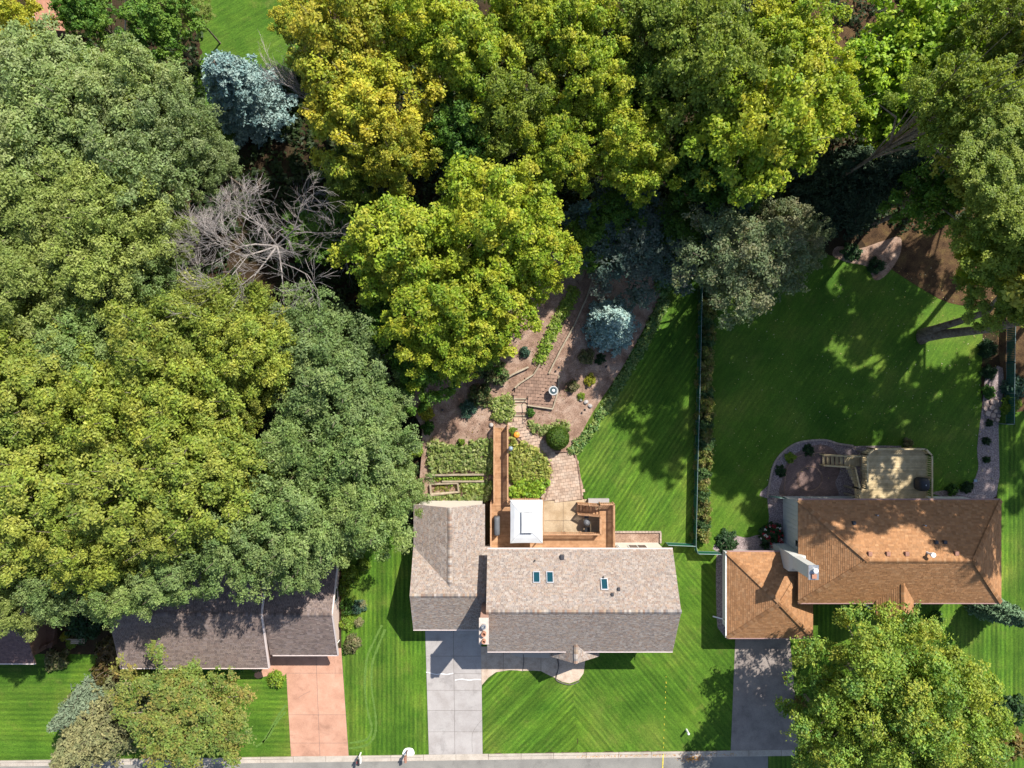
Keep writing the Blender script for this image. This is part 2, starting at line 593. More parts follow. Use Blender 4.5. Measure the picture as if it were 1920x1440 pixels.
def curve(pts, n=6, closed=True):
    """Catmull-Rom through pixel points"""
    out = []
    m = len(pts)
    rng = range(m) if closed else range(m - 1)
    for i in rng:
        g = (lambda k: pts[k % m]) if closed else (lambda k: pts[max(0, min(m - 1, k))])
        p0, p1, p2, p3 = g(i - 1), g(i), g(i + 1), g(i + 2)
        for k in range(n):
            t = k / n
            out.append(tuple(0.5 * (2 * p1[j] + (p2[j] - p0[j]) * t + (2 * p0[j] - 5 * p1[j] + 4 * p2[j] - p3[j]) * t * t
                                    + (3 * p1[j] - p0[j] - 3 * p2[j] + p3[j]) * t ** 3) for j in (0, 1)))
    if not closed:
        out.append(tuple(pts[-1]))
    return out


def inside(x, y, poly):
    c = False
    n = len(poly)
    for i in range(n):
        x1, y1 = poly[i]
        x2, y2 = poly[(i + 1) % n]
        if (y1 > y) != (y2 > y) and x < (x2 - x1) * (y - y1) / (y2 - y1) + x1:
            c = not c
    return c


BORDER = [(380, 1260), (540, 1250), (620, 1212), (700, 1165), (780, 1112), (832, 1085), (940, 1092)]


def hill(x, y):
    px, py = 960 + x * 20, 720 - y * 20
    up = min(1, max(0, (940 - py) / 140)) * 1.2 + max(0, 800 - py) * 0.003
    bx = BORDER[0][1]
    for (y0, x0), (y1, x1) in zip(BORDER, BORDER[1:]):
        if py >= y0:
            bx = lerp(x0, x1, min(1, (py - y0) / (y1 - y0)))
    f = min(1, max(0, (bx - px) / 130))
    return up * f + 0.02


def jitter(pts, amt, step=6):
    out = []
    n = len(pts)
    for i in range(n):
        a, b = pts[i], pts[(i + 1) % n]
        L = math.hypot(b[0] - a[0], b[1] - a[1])
        k = max(1, int(L / step))
        for j in range(k):
            t = j / k
            x, y = lerp(a[0], b[0], t), lerp(a[1], b[1], t)
            out.append((x + RND.uniform(-amt, amt), y + RND.uniform(-amt, amt)))
    return out


def sheet(name, pts, z, mat, hf=None, skirt=0.0, org=0.0):
    """ground sheet from pixel outline, optionally draped on the slope"""
    if org:
        pts = jitter(pts, org)
    bm = bmesh.new()
    vs = [bm.verts.new(W(p[0], p[1])) for p in pts]
    f = bm.faces.new(vs)
    f.normal_update()
    if f.normal.z < 0:
        f.normal_flip()
    bmesh.ops.triangulate(bm, faces=[f])
    if hf:
        xs = [v.co.x for v in bm.verts]
        ys = [v.co.y for v in bm.verts]
        for ax, lo, hi in ((0, min(xs), max(xs)), (1, min(ys), max(ys))):
            t = math.floor(lo)
            while t <= hi:
                co = [0, 0, 0]
                no = [0, 0, 0]
                co[ax] = t
                no[ax] = 1
                bmesh.ops.bisect_plane(bm, geom=bm.verts[:] + bm.edges[:] + bm.faces[:], plane_co=co, plane_no=no)
                t += 0.7
        for v in bm.verts:
            v.co.z = hf(v.co.x, v.co.y) + z
    else:
        for v in bm.verts:
            v.co.z = z
    if skirt:
        be = [e for e in bm.edges if e.is_boundary]
        r = bmesh.ops.extrude_edge_only(bm, edges=be)
        for g in r['geom']:
            if isinstance(g, bmesh.types.BMVert):
                g.co.z -= skirt
    me = bpy.data.meshes.new(name)
    bm.to_mesh(me)
    bm.free()
    me.materials.append(mat)
    o = link(name, me)
    BASE[o.name] = Vector((0, 0, 0))
    return tag(o, kind='structure')


def slab_px(mb, pts, z0, z1, gap=0.012):
    """one slab with a small joint, pixel outline"""
    w = [W(p[0], p[1]) for p in pts]
    c = sum((v for v in w), Vector()) / len(w)
    q = []
    for v in w:
        d = v - c
        q.append((c.x + d.x * (1 - gap / max(0.3, abs(d.x))), c.y + d.y * (1 - gap / max(0.3, abs(d.y)))))
    return mb.prism(q, z0, z1)


# ------------------------------------------------------------------ ground
struct('ground', MB().add([(-300, -300, 0), (300, -300, 0), (300, 300, 0), (-300, 300, 0)], [(0, 1, 2, 3)]), M['soil'])


def ky(x):
    return 1425.6 - 0.0135 * x


A = math.radians
L_v = lawn_mat('lawn_vertical_mow', 0.0, 0.42, 0.62, 0.35, 0.34, 0.35)
L_h = lawn_mat('lawn_cross_mow', A(90), 0.5, 0.42, 0.4, 0.3, 0.4)
L_d1 = lawn_mat('lawn_diagonal_mow', A(-45), 0.44, 0.68, 0.35, 0.36, 0.4)
L_d2 = lawn_mat('lawn_opposite_mow', A(40), 0.44, 0.46, 0.45, 0.34, 0.4)
L_b = lawn_mat('lawn_back_mow', A(-33), 0.42, 0.55, 0.2, 0.50, 0.3)
L_s = lawn_mat('lawn_shade_grass', A(-35), 0.5, 0.2, 0.45, 0.3, 0.6)
L_m = lawn_mat('lawn_meadow', A(-60), 0.6, 0.2, 0.5, 0.4, 0.8)
sheet('lawn', [(-60, 1225), (300, 1228), (548, 1240), (548, ky(548)), (-60, ky(-60))], 0.004, L_h)
sheet('lawn', [(640, 1000), (800, 980), (806, 1250), (806, ky(806)), (650, ky(650)), (640, 1250)], 0.004, L_v)
sheet('lawn', [(900, 1200), (1088, 1200), (1078, 1300), (1085, ky(1085)), (900, ky(900))], 0.004, L_d1, org=2)
sheet('lawn', [(1085, 1200), (1200, 1000), (1385, 1000), (1385, ky(1385)), (1083, ky(1083)), (1076, 1300)], 0.008, L_d2, org=2)
sheet('lawn', curve([(1262, 505), (1315, 520), (1310, 760), (1302, 1008), (1240, 1060), (1140, 1000), (1080, 900), (1075, 830), (1150, 715), (1215, 600)], 4), 0.012, L_b)
sheet('lawn', [(1316, 480), (1500, 470), (1700, 500), (1845, 560), (1835, 905), (1700, 990), (1345, 1040), (1304, 1010)], 0.004, L_s, org=2)
sheet('lawn', [(1872, 740), (1990, 700), (1990, 1460), (1440, 1460), (1440, 1100), (1868, 1100)], 0.008, L_v)
sheet('lawn', [(330, -60), (590, -60), (560, 120), (400, 330), (320, 200), (380, 100)], 0.004, L_m, org=2)
sheet('leaf_litter', curve([(1640, 350), (1800, 360), (1960, 560), (1950, 740), (1885, 760), (1860, 600), (1760, 560), (1640, 480), (1610, 420)]), 0.012, M['litter'])
sheet('leaf_litter', curve([(1510, -40), (1700, -40), (1760, 120), (1640, 200), (1530, 150)]), 0.008, M['litter'])

# pale mower tracks curling over the lawn strip
L_t = mottled('flattened_grass', [(0.075, 0.150, 0.022), (0.11, 0.185, 0.035)], 2.5, .85, 9, .35, .4, .03)
for pts in ([(716, 1172), (700, 1205), (688, 1235), (684, 1290), (690, 1335), (697, 1365), (690, 1384), (676, 1390), (656, 1393)],
            [(722, 1180), (708, 1215), (698, 1245), (697, 1290), (704, 1340), (704, 1372), (692, 1394), (672, 1401), (654, 1403)],
            [(492, 1392), (505, 1372), (520, 1345), (536, 1322)], [(480, 1400), (500, 1385), (517, 1357), (536, 1334)]):
    c = curve(pts, 6, False)
    mb = MB()
    for k, (a, b) in enumerate(zip(c, c[1:])):
        p, q = W(*a), W(*b)
        s_ = (q - p).normalized().cross(Vector((0, 0, 1))) * RND.uniform(.07, .13)
        z_ = Vector((0, 0, .010))
        mb.add([p - s_ + z_, q - s_ + z_, q + s_ + z_, p + s_ + z_], [(3, 2, 1, 0) if False else (0, 1, 2, 3)])
    struct('mower_track', mb, L_t)

# road, gutter and kerb
sheet('road', [(-400, ky(-400) + 11), (2400, ky(2400) + 11), (2400, 1700), (-400, 1700)], 0.006, M['asphalt'])
kerb = struct('kerb', MB().prism([tuple(W(-400, ky(-400) + 1)[:2]), tuple(W(2400, ky(2400) + 1)[:2]), tuple(W(2400, ky(2400) + 11)[:2]), tuple(W(-400, ky(-400) + 11)[:2])], -0.1, 0.012), M['sand'])
drops = [(538, 660), (796, 908), (1366, 1494)]
x = -60.0
while x < 1980:
    x1 = min(x + 61, 1985)
    mid = (x + x1) / 2
    low = any(a - 8 < mid < b + 8 for a, b in drops)
    mb = MB()
    g = 0.25
    slab_px(mb, [(x + g, ky(x) + 3.4), (x1 - g, ky(x1) + 3.4), (x1 - g, ky(x1) + 11.5), (x + g, ky(x) + 11.5)], -.1, 0.022, .005)
    slab_px(mb, [(x + g, ky(x)), (x1 - g, ky(x1)), (x1 - g, ky(x1) + 3.4), (x + g, ky(x) + 3.4)], -.1, 0.035 if low else 0.13, .005)
    part('kerb_segment', mb, M['kerb'], kerb)
    x = x1


def grid_drive(name, base_pts, cols, rows, mat, z=0.03, basemat=None):
    """concrete drive of separate slabs; cols are (x at top, x at bottom)"""
    d = struct(name, MB().prism([tuple(W(*p)[:2]) for p in base_pts], -.05, z - 0.012), basemat or M['crack'])
    y0, y1 = rows[0], rows[-1]
    for i in range(len(cols) - 1):
        for j in range(len(rows) - 1):
            q = []
            for (ci, y) in ((i, rows[j]), (i + 1, rows[j]), (i + 1, rows[j + 1]), (i, rows[j + 1])):
                t = (y - y0) / (y1 - y0)
                q.append((lerp(cols[ci][0], cols[ci][1], t), y))
            part('slab', slab_px(MB(), q, 0, z + RND.uniform(0, .004), .014), mat, d, bevel=0.006)
    return d


grid_drive('concrete_driveway', [(797, 1176), (902, 1176), (905, ky(905) + 1), (804, ky(804) + 1)], [(797, 804), (850, 853), (902, 905)],
           [1176, 1230, 1263, 1294, 1332, 1372, ky(850) + .5], M['concrete'])
grid_drive('tinted_driveway', [(534.5, 1215), (640, 1215), (654, ky(654) + 1), (546, ky(546) + 1)], [(534, 545.5), (592, 600), (640, 654)],
           [1215, 1262, 1340, 1393, ky(600) + .5], M['pink_concrete'])
part('slab', MB().prism([tuple(W(*p)[:2]) for p in curve([(478, 1262), (500, 1246), (506, 1212), (533, 1212), (537, 1262), (516, 1266), (497, 1268), (482, 1272)], 4)], 0, .028), M['pink_concrete'], bpy.data.objects['tinted_driveway'])
sheet('asphalt_driveway', [(1379, 1190), (1480, 1190), (1500, ky(1500) + 1), (1370, ky(1370) + 1)], 0.02, M['drive_asphalt'], skirt=.05)

# caulk lines and cracks on the driveways
def line_on(parent, name, pts, mat, w, z, hh):
    mb = MB()
    c = curve(pts, 3, False)
    for a, b in zip(c, c[1:]):
        mb.bar(W(*a) + Vector((0, 0, z)), W(*b) + Vector((0, 0, z)), w, hh)
    part(name, mb, mat, parent)


cdrive, tdrive = bpy.data.objects['concrete_driveway'], bpy.data.objects['tinted_driveway']
for pts in ([(799, 1260), (808, 1262), (818, 1264), (828, 1263), (838, 1264), (850, 1262)], [(853, 1275), (866, 1273), (880, 1275), (890, 1273.5), (902, 1274)]):
    line_on(cdrive, 'caulk_line', pts, M['caulk'], .07, .036, .008)
line_on(cdrive, 'crack', [(903, 1350), (893, 1362), (886, 1375), (885, 1392), (886, 1410)], M['crack'], .02, .034, .006)
line_on(tdrive, 'crack', [(560, 1308), (572, 1300), (582, 1296)], M['crack'], .02, .034, .006)

# front walk of the centre house, five curved slabs
walk = struct('front_walk', MB().prism([tuple(W(*p)[:2]) for p in [(903, 1225), (1090, 1225), (1085, 1250), (1000, 1250), (903, 1260)]], -.05, .01), M['sand'])
for pts in ([(902, 1212), (944, 1212), (943, 1258), (930, 1260), (916, 1270), (903, 1285)],
            [(944.6, 1212), (981, 1212), (980, 1258), (968, 1256.5), (955, 1256), (943.6, 1258)],
            [(982, 1212), (1014, 1212), (1014, 1258), (1000, 1257), (979, 1257.5)],
            [(1014.6, 1212), (1041, 1212), (1047, 1250), (1042, 1271), (1030, 1266), (1014.6, 1258)],
            [(1042, 1212), (1096, 1212), (1097, 1240), (1094, 1262), (1085, 1275), (1068, 1281), (1054, 1278), (1043, 1272), (1048, 1250)]):
    part('slab', MB().prism([tuple(W(*p)[:2]) for p in pts], 0, .05 + RND.uniform(0, .01)), M['walk'], walk, bevel=.01)
mb = MB()
c = curve([(1043, 1226), (1047, 1240), (1047, 1252), (1042, 1272), (1054, 1280), (1070, 1283), (1086, 1277)], 4, False)
for a, b in zip(c, c[1:]):
    mb.bar(W(*a) + Vector((0, 0, .065)), W(*b) + Vector((0, 0, .065)), .06, .10)
part('edging', mb, M['crack'], walk)
mb = MB()
c = curve([(981, 1226), (982, 1240), (980, 1257)], 4, False)
for a, b in zip(c, c[1:]):
    mb.bar(W(*a) + Vector((0, 0, .065)), W(*b) + Vector((0, 0, .065)), .06, .06)
part('edging', mb, M['crack'], walk)

# planting bed by the front walk
sheet('mulch_bed', curve([(955, 1216), (1035, 1216), (1032, 1232), (1000, 1232), (968, 1230)]), 0.075, M['brick'], skirt=.08)

# ------------------------------------------------------------------ garden behind the centre house
sheet('garden_bank', curve([(790, 937), (794, 800), (752, 742), (800, 690), (880, 660), (950, 580), (1040, 470), (1110, 380), (1230, 380), (1268, 500), (1240, 552),
                            (1205, 620), (1165, 692), (1112, 772), (1082, 830), (1076, 850), (1088, 937), (960, 938), (860, 938)], 3), 0.0, M['mulch'], hf=hill, skirt=.6)
patio = struct('patio', MB().prism([tuple(W(*p)[:2]) for p in [(1016, 936), (1122, 936), (1122, 1010), (1016, 1010)]], -.05, .02), M['crack'])
for x0, x1 in ((1016, 1056), (1056, 1096), (1096, 1124)):
    for y0, y1 in ((936, 976), (976, 1012)):
        part('slab', slab_px(MB(), [(x0, y0), (x1, y0), (x1, y1), (x0, y1)], 0, .05 + RND.uniform(0, .004), .012), M['patio'], patio, bevel=.008)


def paved(name, outline, ang, bw, bh, mat, hz, lim=300):
    """sand base with separate paver pieces laid in a bond and clipped to the outline"""
    base = sheet(name, outline, hz, M['sand'], hf=hill, skirt=.25)
    pw = [tuple(W(*p)[:2]) for p in outline]
    me = MB().box(-.5, .5, -.5, .5, -.5, .5).mesh('paver', mat, (0, 0, 0), 0.03)
    cx = sum(p[0] for p in pw) / len(pw)
    cy = sum(p[1] for p in pw) / len(pw)
    R = max(math.hypot(p[0] - cx, p[1] - cy) for p in pw)
    ca, sa = math.cos(ang), math.sin(ang)
    n = 0
    j = -int(R / bh) - 1
    while j * bh < R:
        off = (j % 2) * bw * .5
        i = -int(R / bw) - 1
        while i * bw < R:
            u, v = i * bw + off, j * bh
            x, y = cx + u * ca - v * sa, cy + u * sa + v * ca
            if inside(x, y, pw) and n < lim:
                piece('paver', me, base, (x, y, hill(x, y) + hz + .02 + RND.uniform(0, .008)), ang + RND.uniform(-.02, .02),
                      (bw - .022, bh - .022, .06), RND.uniform(-.015, .015), RND.uniform(-.015, .015))
                n += 1
            i += 1
        j += 1
    return base


LOWER = curve([(1018, 937), (1026, 915), (1031, 890), (1032, 868), (1008, 848), (978, 826), (956, 806), (952, 794), (966, 786), (984, 786), (992, 805), (1016, 822), (1040, 848), (1072, 848), (1080, 862), (1086, 895), (1090, 937)], 2)
paved('garden_path', LOWER, A(8), .42, .30, M['paver'], .03)
UPPER = [(964, 741), (967, 724), (1010, 692), (1028, 701), (1046, 705), (1044, 736), (1035, 765), (988, 758), (987, 741)]
paved('garden_terrace', UPPER, A(-4), .42, .30, M['brown_paver'], .12)
NORTH = curve([(1012, 690), (1028, 700), (1052, 650), (1078, 606), (1098, 560), (1114, 512), (1118, 470), (1102, 470), (1096, 510), (1076, 560), (1052, 606), (1026, 660)], 2)
paved('garden_path', NORTH, A(62), .42, .30, M['brown_paver'], .06)

steps = thing('garden_steps', 'short flight of timber edged garden steps up to the brown paver terrace', 'steps', W(975, 763) + Vector((0, 0, hill(*W(975, 763)[:2]))))
for k, (ya, yb) in enumerate(((783, 778), (778, 772), (758, 752), (752, 747), (747, 742))):
    z = hill(*W(975, 765)[:2]) - .12 + k * .09
    part('tread', MB().prism([tuple(W(*p)[:2]) for p in [(962, ya), (986, ya), (987, yb), (963, yb)]], 0, z + .04), M['brown_paver'], steps)
    part('riser', MB().bar(W(962, ya) + Vector((0, 0, z)), W(986, ya) + Vector((0, 0, z)), .12, .14), M['timber'], steps)
part('landing', MB().prism([tuple(W(*p)[:2]) for p in [(962, 772), (986, 772), (987, 758), (963, 758)]], 0, hill(*W(975, 765)[:2]) + .12), M['paver'], steps)
for xa, xb, ya, yb in ((963, 946, 740, 760), (988, 984, 745, 784)):
    p = W(xa, ya)
    q = W(xa - 1, yb)
    zp = hill(p.x, p.y)
    mb = MB()
    mb.tube([p + Vector((0, 0, zp)), p + Vector((0, 0, zp + .95))], .03, 5)
    mb.tube([q + Vector((0, 0, zp - .5)), q + Vector((0, 0, zp + .55))], .03, 5)
    mb.tube([p + Vector((0, 0, zp + .95)), q + Vector((0, 0, zp + .55))], .03, 5)
    part('handrail', mb, M['black'], steps)


def timber_run(pts, w, h, label, lift=0.0):
    t = thing('timber_edging', label, 'edging', W(*pts[0]))
    for a, b in zip(pts, pts[1:]):
        p, q = W(*a), W(*b)
        p.z, q.z = hill(p.x, p.y) + h / 2 + lift, hill(q.x, q.y) + h / 2 + lift
        part('timber', MB().bar(p, q, w, h), M['timber'], t, bevel=.015)
    return t


timber_run([(1027, 701), (1050, 655), (1074, 612), (1096, 562), (1112, 512)], .14, .35, 'weathered timber edge along the right side of the shaded north path')
timber_run([(965, 727), (974, 719), (1000, 702), (1011, 684)], .14, .4, 'weathered timber edge curving along the upper left of the brown terrace')
timber_run([(940, 716), (962, 702), (990, 689)], .16, .35, 'short straight timber lying in the mulch left of the brown terrace')
timber_run([(1046, 705), (1044, 736), (1035, 766), (988, 759)], .12, .25, 'low timber rim around the lower right of the brown terrace', .05)
fr = timber_run([(808, 906), (859, 904), (861, 921), (809, 925), (808, 906)], .16, .35, 'square timber frame of the empty planting box behind the garage')
timber_run([(800, 893), (850, 889)], .16, .3, 'long timber on the bank above the planting box')
timber_run([(797, 929), (862, 921)], .16, .3, 'long timber on the bank below the planting box')
timber_run([(812, 888.5), (908, 887.5)], .16, .5, 'retaining timber between the big hosta bed and the bright green strip')
timber_run([(830, 901), (908, 900.5)], .16, .4, 'retaining timber below the bright green strip')
# ------------------------------------------------------------------ roofs
def roof_plane(mb, poly, u, v, pal, rng, tw=0.21, th=0.13):
    """lay separate shingle tabs over a planar polygon; u along the eave, v up the slope"""
    o = Vector(poly[0])
    u, v = Vector(u).normalized(), Vector(v).normalized()
    n = u.cross(v).normalized()
    if n.z < 0:
        n = -n
    P = [((Vector(p) - o).dot(u), (Vector(p) - o).dot(v)) for p in poly]
    v0, v1 = min(p[1] for p in P), max(p[1] for p in P)

    def span(t):
        xs = []
        for i in range(len(P)):
            (a, b), (c, d) = P[i], P[(i + 1) % len(P)]
            if (b > t) != (d > t):
                xs.append(a + (c - a) * (t - b) / (d - b))
        return (min(xs), max(xs)) if len(xs) > 1 else None
    mean = tuple(sum(c[i] for c in pal) / len(pal) for i in range(3))
    t = v0
    while t < v1 - .02:
        t1 = min(t + th, v1)
        a, b = span(t + 1e-4), span(t1 - 1e-4)
        if a and b:
            lo, hi = min(a[0], b[0]), max(a[1], b[1])
            x = lo - rng.random() * tw
            while x < hi:
                w = tw * rng.uniform(.55, 1.25)
                xa, xb = x, x + w - .012
                q = [(max(a[0], min(a[1], xa)), t), (max(a[0], min(a[1], xb)), t), (max(b[0], min(b[1], xb)), t1), (max(b[0], min(b[1], xa)), t1)]
                if q[1][0] - q[0][0] > .01 or q[2][0] - q[3][0] > .01:
                    hz = rng.uniform(.022, .034)
                    vs = [o + u * q[0][0] + v * q[0][1] + n * hz, o + u * q[1][0] + v * q[1][1] + n * hz,
                          o + u * q[2][0] + v * q[2][1] + n * .008, o + u * q[3][0] + v * q[3][1] + n * .008,
                          o + u * q[0][0] + v * q[0][1] + n * .001, o + u * q[1][0] + v * q[1][1] + n * .001]
                    c = rng.choice(pal)
                    c = tuple(.6 * e + .4 * m_ for e, m_ in zip(c, mean))
                    k = rng.uniform(.84, 1.16)
                    mb.add(vs, [(0, 1, 2, 3), (4, 5, 1, 0)], tuple(min(1, e * k) for e in c))
                x += w
        t = t1


def slab3(mb, poly, t=.14):
    """roof deck: polygon thickened downwards"""
    top = [Vector(p) for p in poly]
    bot = [p - Vector((0, 0, t)) for p in top]
    n = len(top)
    nrm = (top[1] - top[0]).cross(top[2] - top[0])
    if nrm.z < 0:
        top, bot = top[::-1], bot[::-1]
    mb.add(top + bot, [tuple(range(n)), tuple(range(n, 2 * n))[::-1]] + [(i, n + i, n + (i + 1) % n, (i + 1) % n) for i in range(n)])


def ridge_caps(mb, p, q, pal, rng, w=.17, step=.19, drop=.55):
    p, q = Vector(p), Vector(q)
    d = (q - p).normalized()
    L = (q - p).length
    s = d.cross(Vector((0, 0, 1))).normalized()
    n = int(L / step)
    for i in range(n):
        a = p + d * (i * L / n)
        b = p + d * ((i + 1) * L / n + .03)
        up = Vector((0, 0, .055 if True else 0))
        c = rng.choice(pal)
        k = rng.uniform(.75, 1.15)
        c = tuple(e * k for e in c)
        lo = Vector((0, 0, .055 - w * drop))
        z2 = Vector((0, 0, .02))
        mb.add([a + s * w + lo, a + up, b + up + z2, b + s * w + lo + z2, a - s * w + lo, b - s * w + lo + z2],
               [(0, 1, 2, 3)[::-1], (4, 5, 2, 1)[::-1]], c)


def roof(house, planes, ridges, pal, seed, fascia_mat, under=None, tw=.21, th=.13):
    rng = random.Random(seed)
    deck, sh, caps = MB(), MB(), MB()
    for poly, u, v in planes:
        slab3(deck, poly)
        roof_plane(sh, poly, u, v, pal, rng, tw, th)
    for p, q, *dr in ridges:
        ridge_caps(caps, p, q, pal, rng, drop=dr[0] if dr else .55)
    r = part('roof', deck, fascia_mat, house)
    part('shingles', sh, M['shingle'], r, kind='stuff')
    if ridges:
        part('ridge_caps', caps, M['shingle'], r, kind='stuff')
    return r


def gutter(house, p, q, mat=None, r=.065):
    p, q = Vector(p), Vector(q)
    part('gutter', MB().bar(p + Vector((0, 0, -.07)), q + Vector((0, 0, -.07)), .12, .12), mat or M['fascia'], house)


GREY = [(e[0] * .87, e[1] * .87, e[2] * .86) for e in [(0.30, 0.245, 0.205), (0.345, 0.28, 0.235), (0.40, 0.335, 0.285), (0.27, 0.20, 0.165), (0.33, 0.225, 0.17), (0.42, 0.37, 0.325),
        (0.26, 0.235, 0.225), (0.36, 0.27, 0.20), (0.24, 0.20, 0.18), (0.38, 0.33, 0.30)]]
ORANGE = [(0.29, 0.150, 0.082), (0.31, 0.165, 0.092), (0.27, 0.138, 0.074), (0.295, 0.162, 0.095), (0.335, 0.19, 0.112), (0.26, 0.13, 0.07), (0.31, 0.158, 0.082)]
ORANGE = [(e[0] * 1.13, e[1] * 1.12, e[2] * .98) for e in ORANGE]
DARK = [(0.15, 0.115, 0.10), (0.19, 0.145, 0.125), (0.12, 0.095, 0.088), (0.22, 0.17, 0.145), (0.165, 0.12, 0.105), (0.20, 0.16, 0.15)]
PURPLE = [(0.14, 0.09, 0.085), (0.17, 0.11, 0.10), (0.12, 0.08, 0.08)]

# ------------------------------------------------------------------ centre house
RX0, RX1, EN, ES, RY, EZ, RZ = -2.15, 14.05, -14.45, -23.36, -18.9, 4.5, 7.65
ch = thing('house', 'taupe shingled house with three skylights between the grey driveway and the back deck', 'house', (6, -19, 0))
mb = MB()
prof = [(EN - .45, EZ - .32), (RY, RZ - .42), (ES + .5, EZ - .22)]
x0, x1 = RX0 + .35, RX1 - .4
# pentagon body
vs, n = [], 5
pp = [(-15.15, -.2)] + [(-15.15, EZ - .15)] + [(RY, RZ - .2), (ES + .55, EZ - .05), (ES + .55, -.2)]
for xx in (x0, x1):
    vs += [(xx, y, z) for y, z in pp]
mb.add(vs, [(0, 1, 2, 3, 4), (9, 8, 7, 6, 5)] + [(i, n + i, n + (i + 1) % n, (i + 1) % n)[::-1] for i in range(n)])
part('wall', mb, M['siding'], ch)
part('wall', MB().box(W(1150, 0).x, x1 - .002, -15.15, -14.85, -.2, EZ - .1), M['siding'], ch)
roof(ch, [([(RX0, EN, EZ), (RX1, EN, EZ), (RX1, RY, RZ), (RX0, RY, RZ)], (1, 0, 0), (0, RY - EN, RZ - EZ)),
          ([(RX0, ES, EZ), (RX1, ES, EZ), (RX1, RY, RZ), (RX0, RY, RZ)], (1, 0, 0), (0, RY - ES, RZ - EZ)),
          ([(-8.89, -22.1, 2.6), (-1.85, -22.1, 2.6), (-1.85, -18.39, 4.9), (-8.89, -18.39, 4.9)], (1, 0, 0), (0, 3.71, 2.3)),
          ([(-8.89, -14.68, 2.6), (-8.85, -14.68, 2.6), (-5.45, -17.68, 4.455), (-2.45, -14.68, 2.6), (-1.85, -14.68, 2.6), (-1.85, -18.39, 4.9), (-8.89, -18.39, 4.9)], (1, 0, 0), (0, -3.71, 2.3)),
          ([(-8.85, -14.68, 2.6), (-8.85, -10.83, 2.6), (-5.45, -10.83, 4.46), (-5.45, -17.68, 4.46)], (0, 1, 0), (3.4, 0, 1.86)),
          ([(-2.45, -14.68, 2.6), (-2.45, -10.83, 2.6), (-5.45, -10.83, 4.46), (-5.45, -17.68, 4.46)], (0, 1, 0), (-3.0, 0, 1.86)),
          ([(3.35, -24.22, 3.4), (3.35, -22.7, 3.4), (5.53, -22.2, 5.1), (5.53, -24.22, 5.1)], (0, 1, 0), (2.18, 0, 1.7)),
          ([(7.75, -24.22, 3.4), (7.75, -22.7, 3.4), (5.53, -22.2, 5.1), (5.53, -24.22, 5.1)], (0, 1, 0), (-2.22, 0, 1.7))],
     [((RX0, RY, RZ), (RX1, RY, RZ)), ((-8.89, -18.39, 4.9), (-1.85, -18.39, 4.9)), ((-5.45, -10.83, 4.46), (-5.45, -17.68, 4.46)), ((5.53, -24.22, 5.1), (5.53, -22.4, 5.1))],
     GREY, 11, M['fascia'])
gutter(ch, (RX0, EN + .06, EZ), (RX1, EN + .06, EZ))
gutter(ch, (RX0, ES - .06, EZ), (RX1, ES - .06, EZ))
gutter(ch, (-8.89, -22.16, 2.6), (-2.7, -22.16, 2.6))
# garage walls
mb = MB()
mb.box(-8.45, -1.9, -21.7, -15.1, -.2, 2.5)
part('wall', mb, M['siding'], ch)
mb = MB()
q = [(-8.45, -.2), (-2.75, -.2), (-2.75, 2.62), (-5.45, 4.3), (-8.45, 2.62)]
vs = [(x, y, z) for y in (-10.9, -15.15) for x, z in q]
mb.add(vs, [(4, 3, 2, 1, 0), (5, 6, 7, 8, 9)] + [(i, (i + 1) % 5, 5 + (i + 1) % 5, 5 + i) for i in range(5)])
part('wall', mb, M['siding'], ch)
mb = MB()
for yy in (-21.5, -15.3):
    pass
mb.add([(-8.44, -21.7, 2.48), (-8.44, -15.1, 2.48), (-8.44, -18.39, 4.6), (-8.3, -21.7, 2.48), (-8.3, -15.1, 2.48), (-8.3, -18.39, 4.6)],
       [(0, 2, 1), (3, 4, 5), (0, 1, 4, 3), (1, 2, 5, 4), (2, 0, 3, 5)])
part('wall', mb, M['siding'], ch)
gd = part('garage_door', MB().box(-7.7, -3.0, -21.78, -21.72, 0, 2.15), M['white'], ch)
for k in range(4):
    for j in range(8):
        part('door_panel', MB().box(-7.6 + j * .575, -7.13 + j * .575, -21.82, -21.782, .08 + k * .52, .5 + k * .52), M['white'], gd)
# basement window in the north wall and a small one
for xa, xb, za, zb in ((W(1172, 0).x, W(1206, 0).x, 1.3, 2.5), (W(1150, 0).x + .1, W(1153, 0).x + .15, 1.2, 2.5)):
    fr = part('window', MB().box(xa, xb, -14.85, -14.79, za, zb), M['white'], ch)
    n = 2 if xb - xa > 1 else 1
    for k in range(n):
        a = xa + .08 + k * (xb - xa - .08) / n
        part('pane', MB().box(a, a + (xb - xa - .08) / n - .08, -14.788, -14.775, za + .1, zb - .1), M['window'], fr)
fd = part('front_door', MB().box(5.0, 6.0, ES + .5, ES + .545, .1, 2.2), M['red'], ch)
for xa in (-0.8, 1.2, 8.6, 11.2):
    fr = part('window', MB().box(xa, xa + 1.5, ES + .48, ES + .545, 1.0, 2.5), M['white'], ch)
    part('pane', MB().box(xa + .1, xa + 1.4, ES + .46, ES + .478, 1.1, 2.4), M['window'], fr)
for xx in (3.7, 7.4):
    part('porch_post', MB().box(xx - .08, xx + .08, -24.05, -23.9, 0, 3.35), M['white'], ch)
mb = MB().add([(3.5, -24.15, 3.42), (7.6, -24.15, 3.42), (5.53, -24.15, 4.85), (3.5, -24.05, 3.42), (7.6, -24.05, 3.42), (5.53, -24.05, 4.85)],
              [(0, 1, 2), (5, 4, 3), (0, 3, 4, 1), (1, 4, 5, 2), (2, 5, 3, 0)])
part('gable', mb, M['siding'], ch)


def slope_n(y):
    return EZ + (EN - y) / (EN - RY) * (RZ - EZ)


pitch = math.atan2(RZ - EZ, EN - RY)


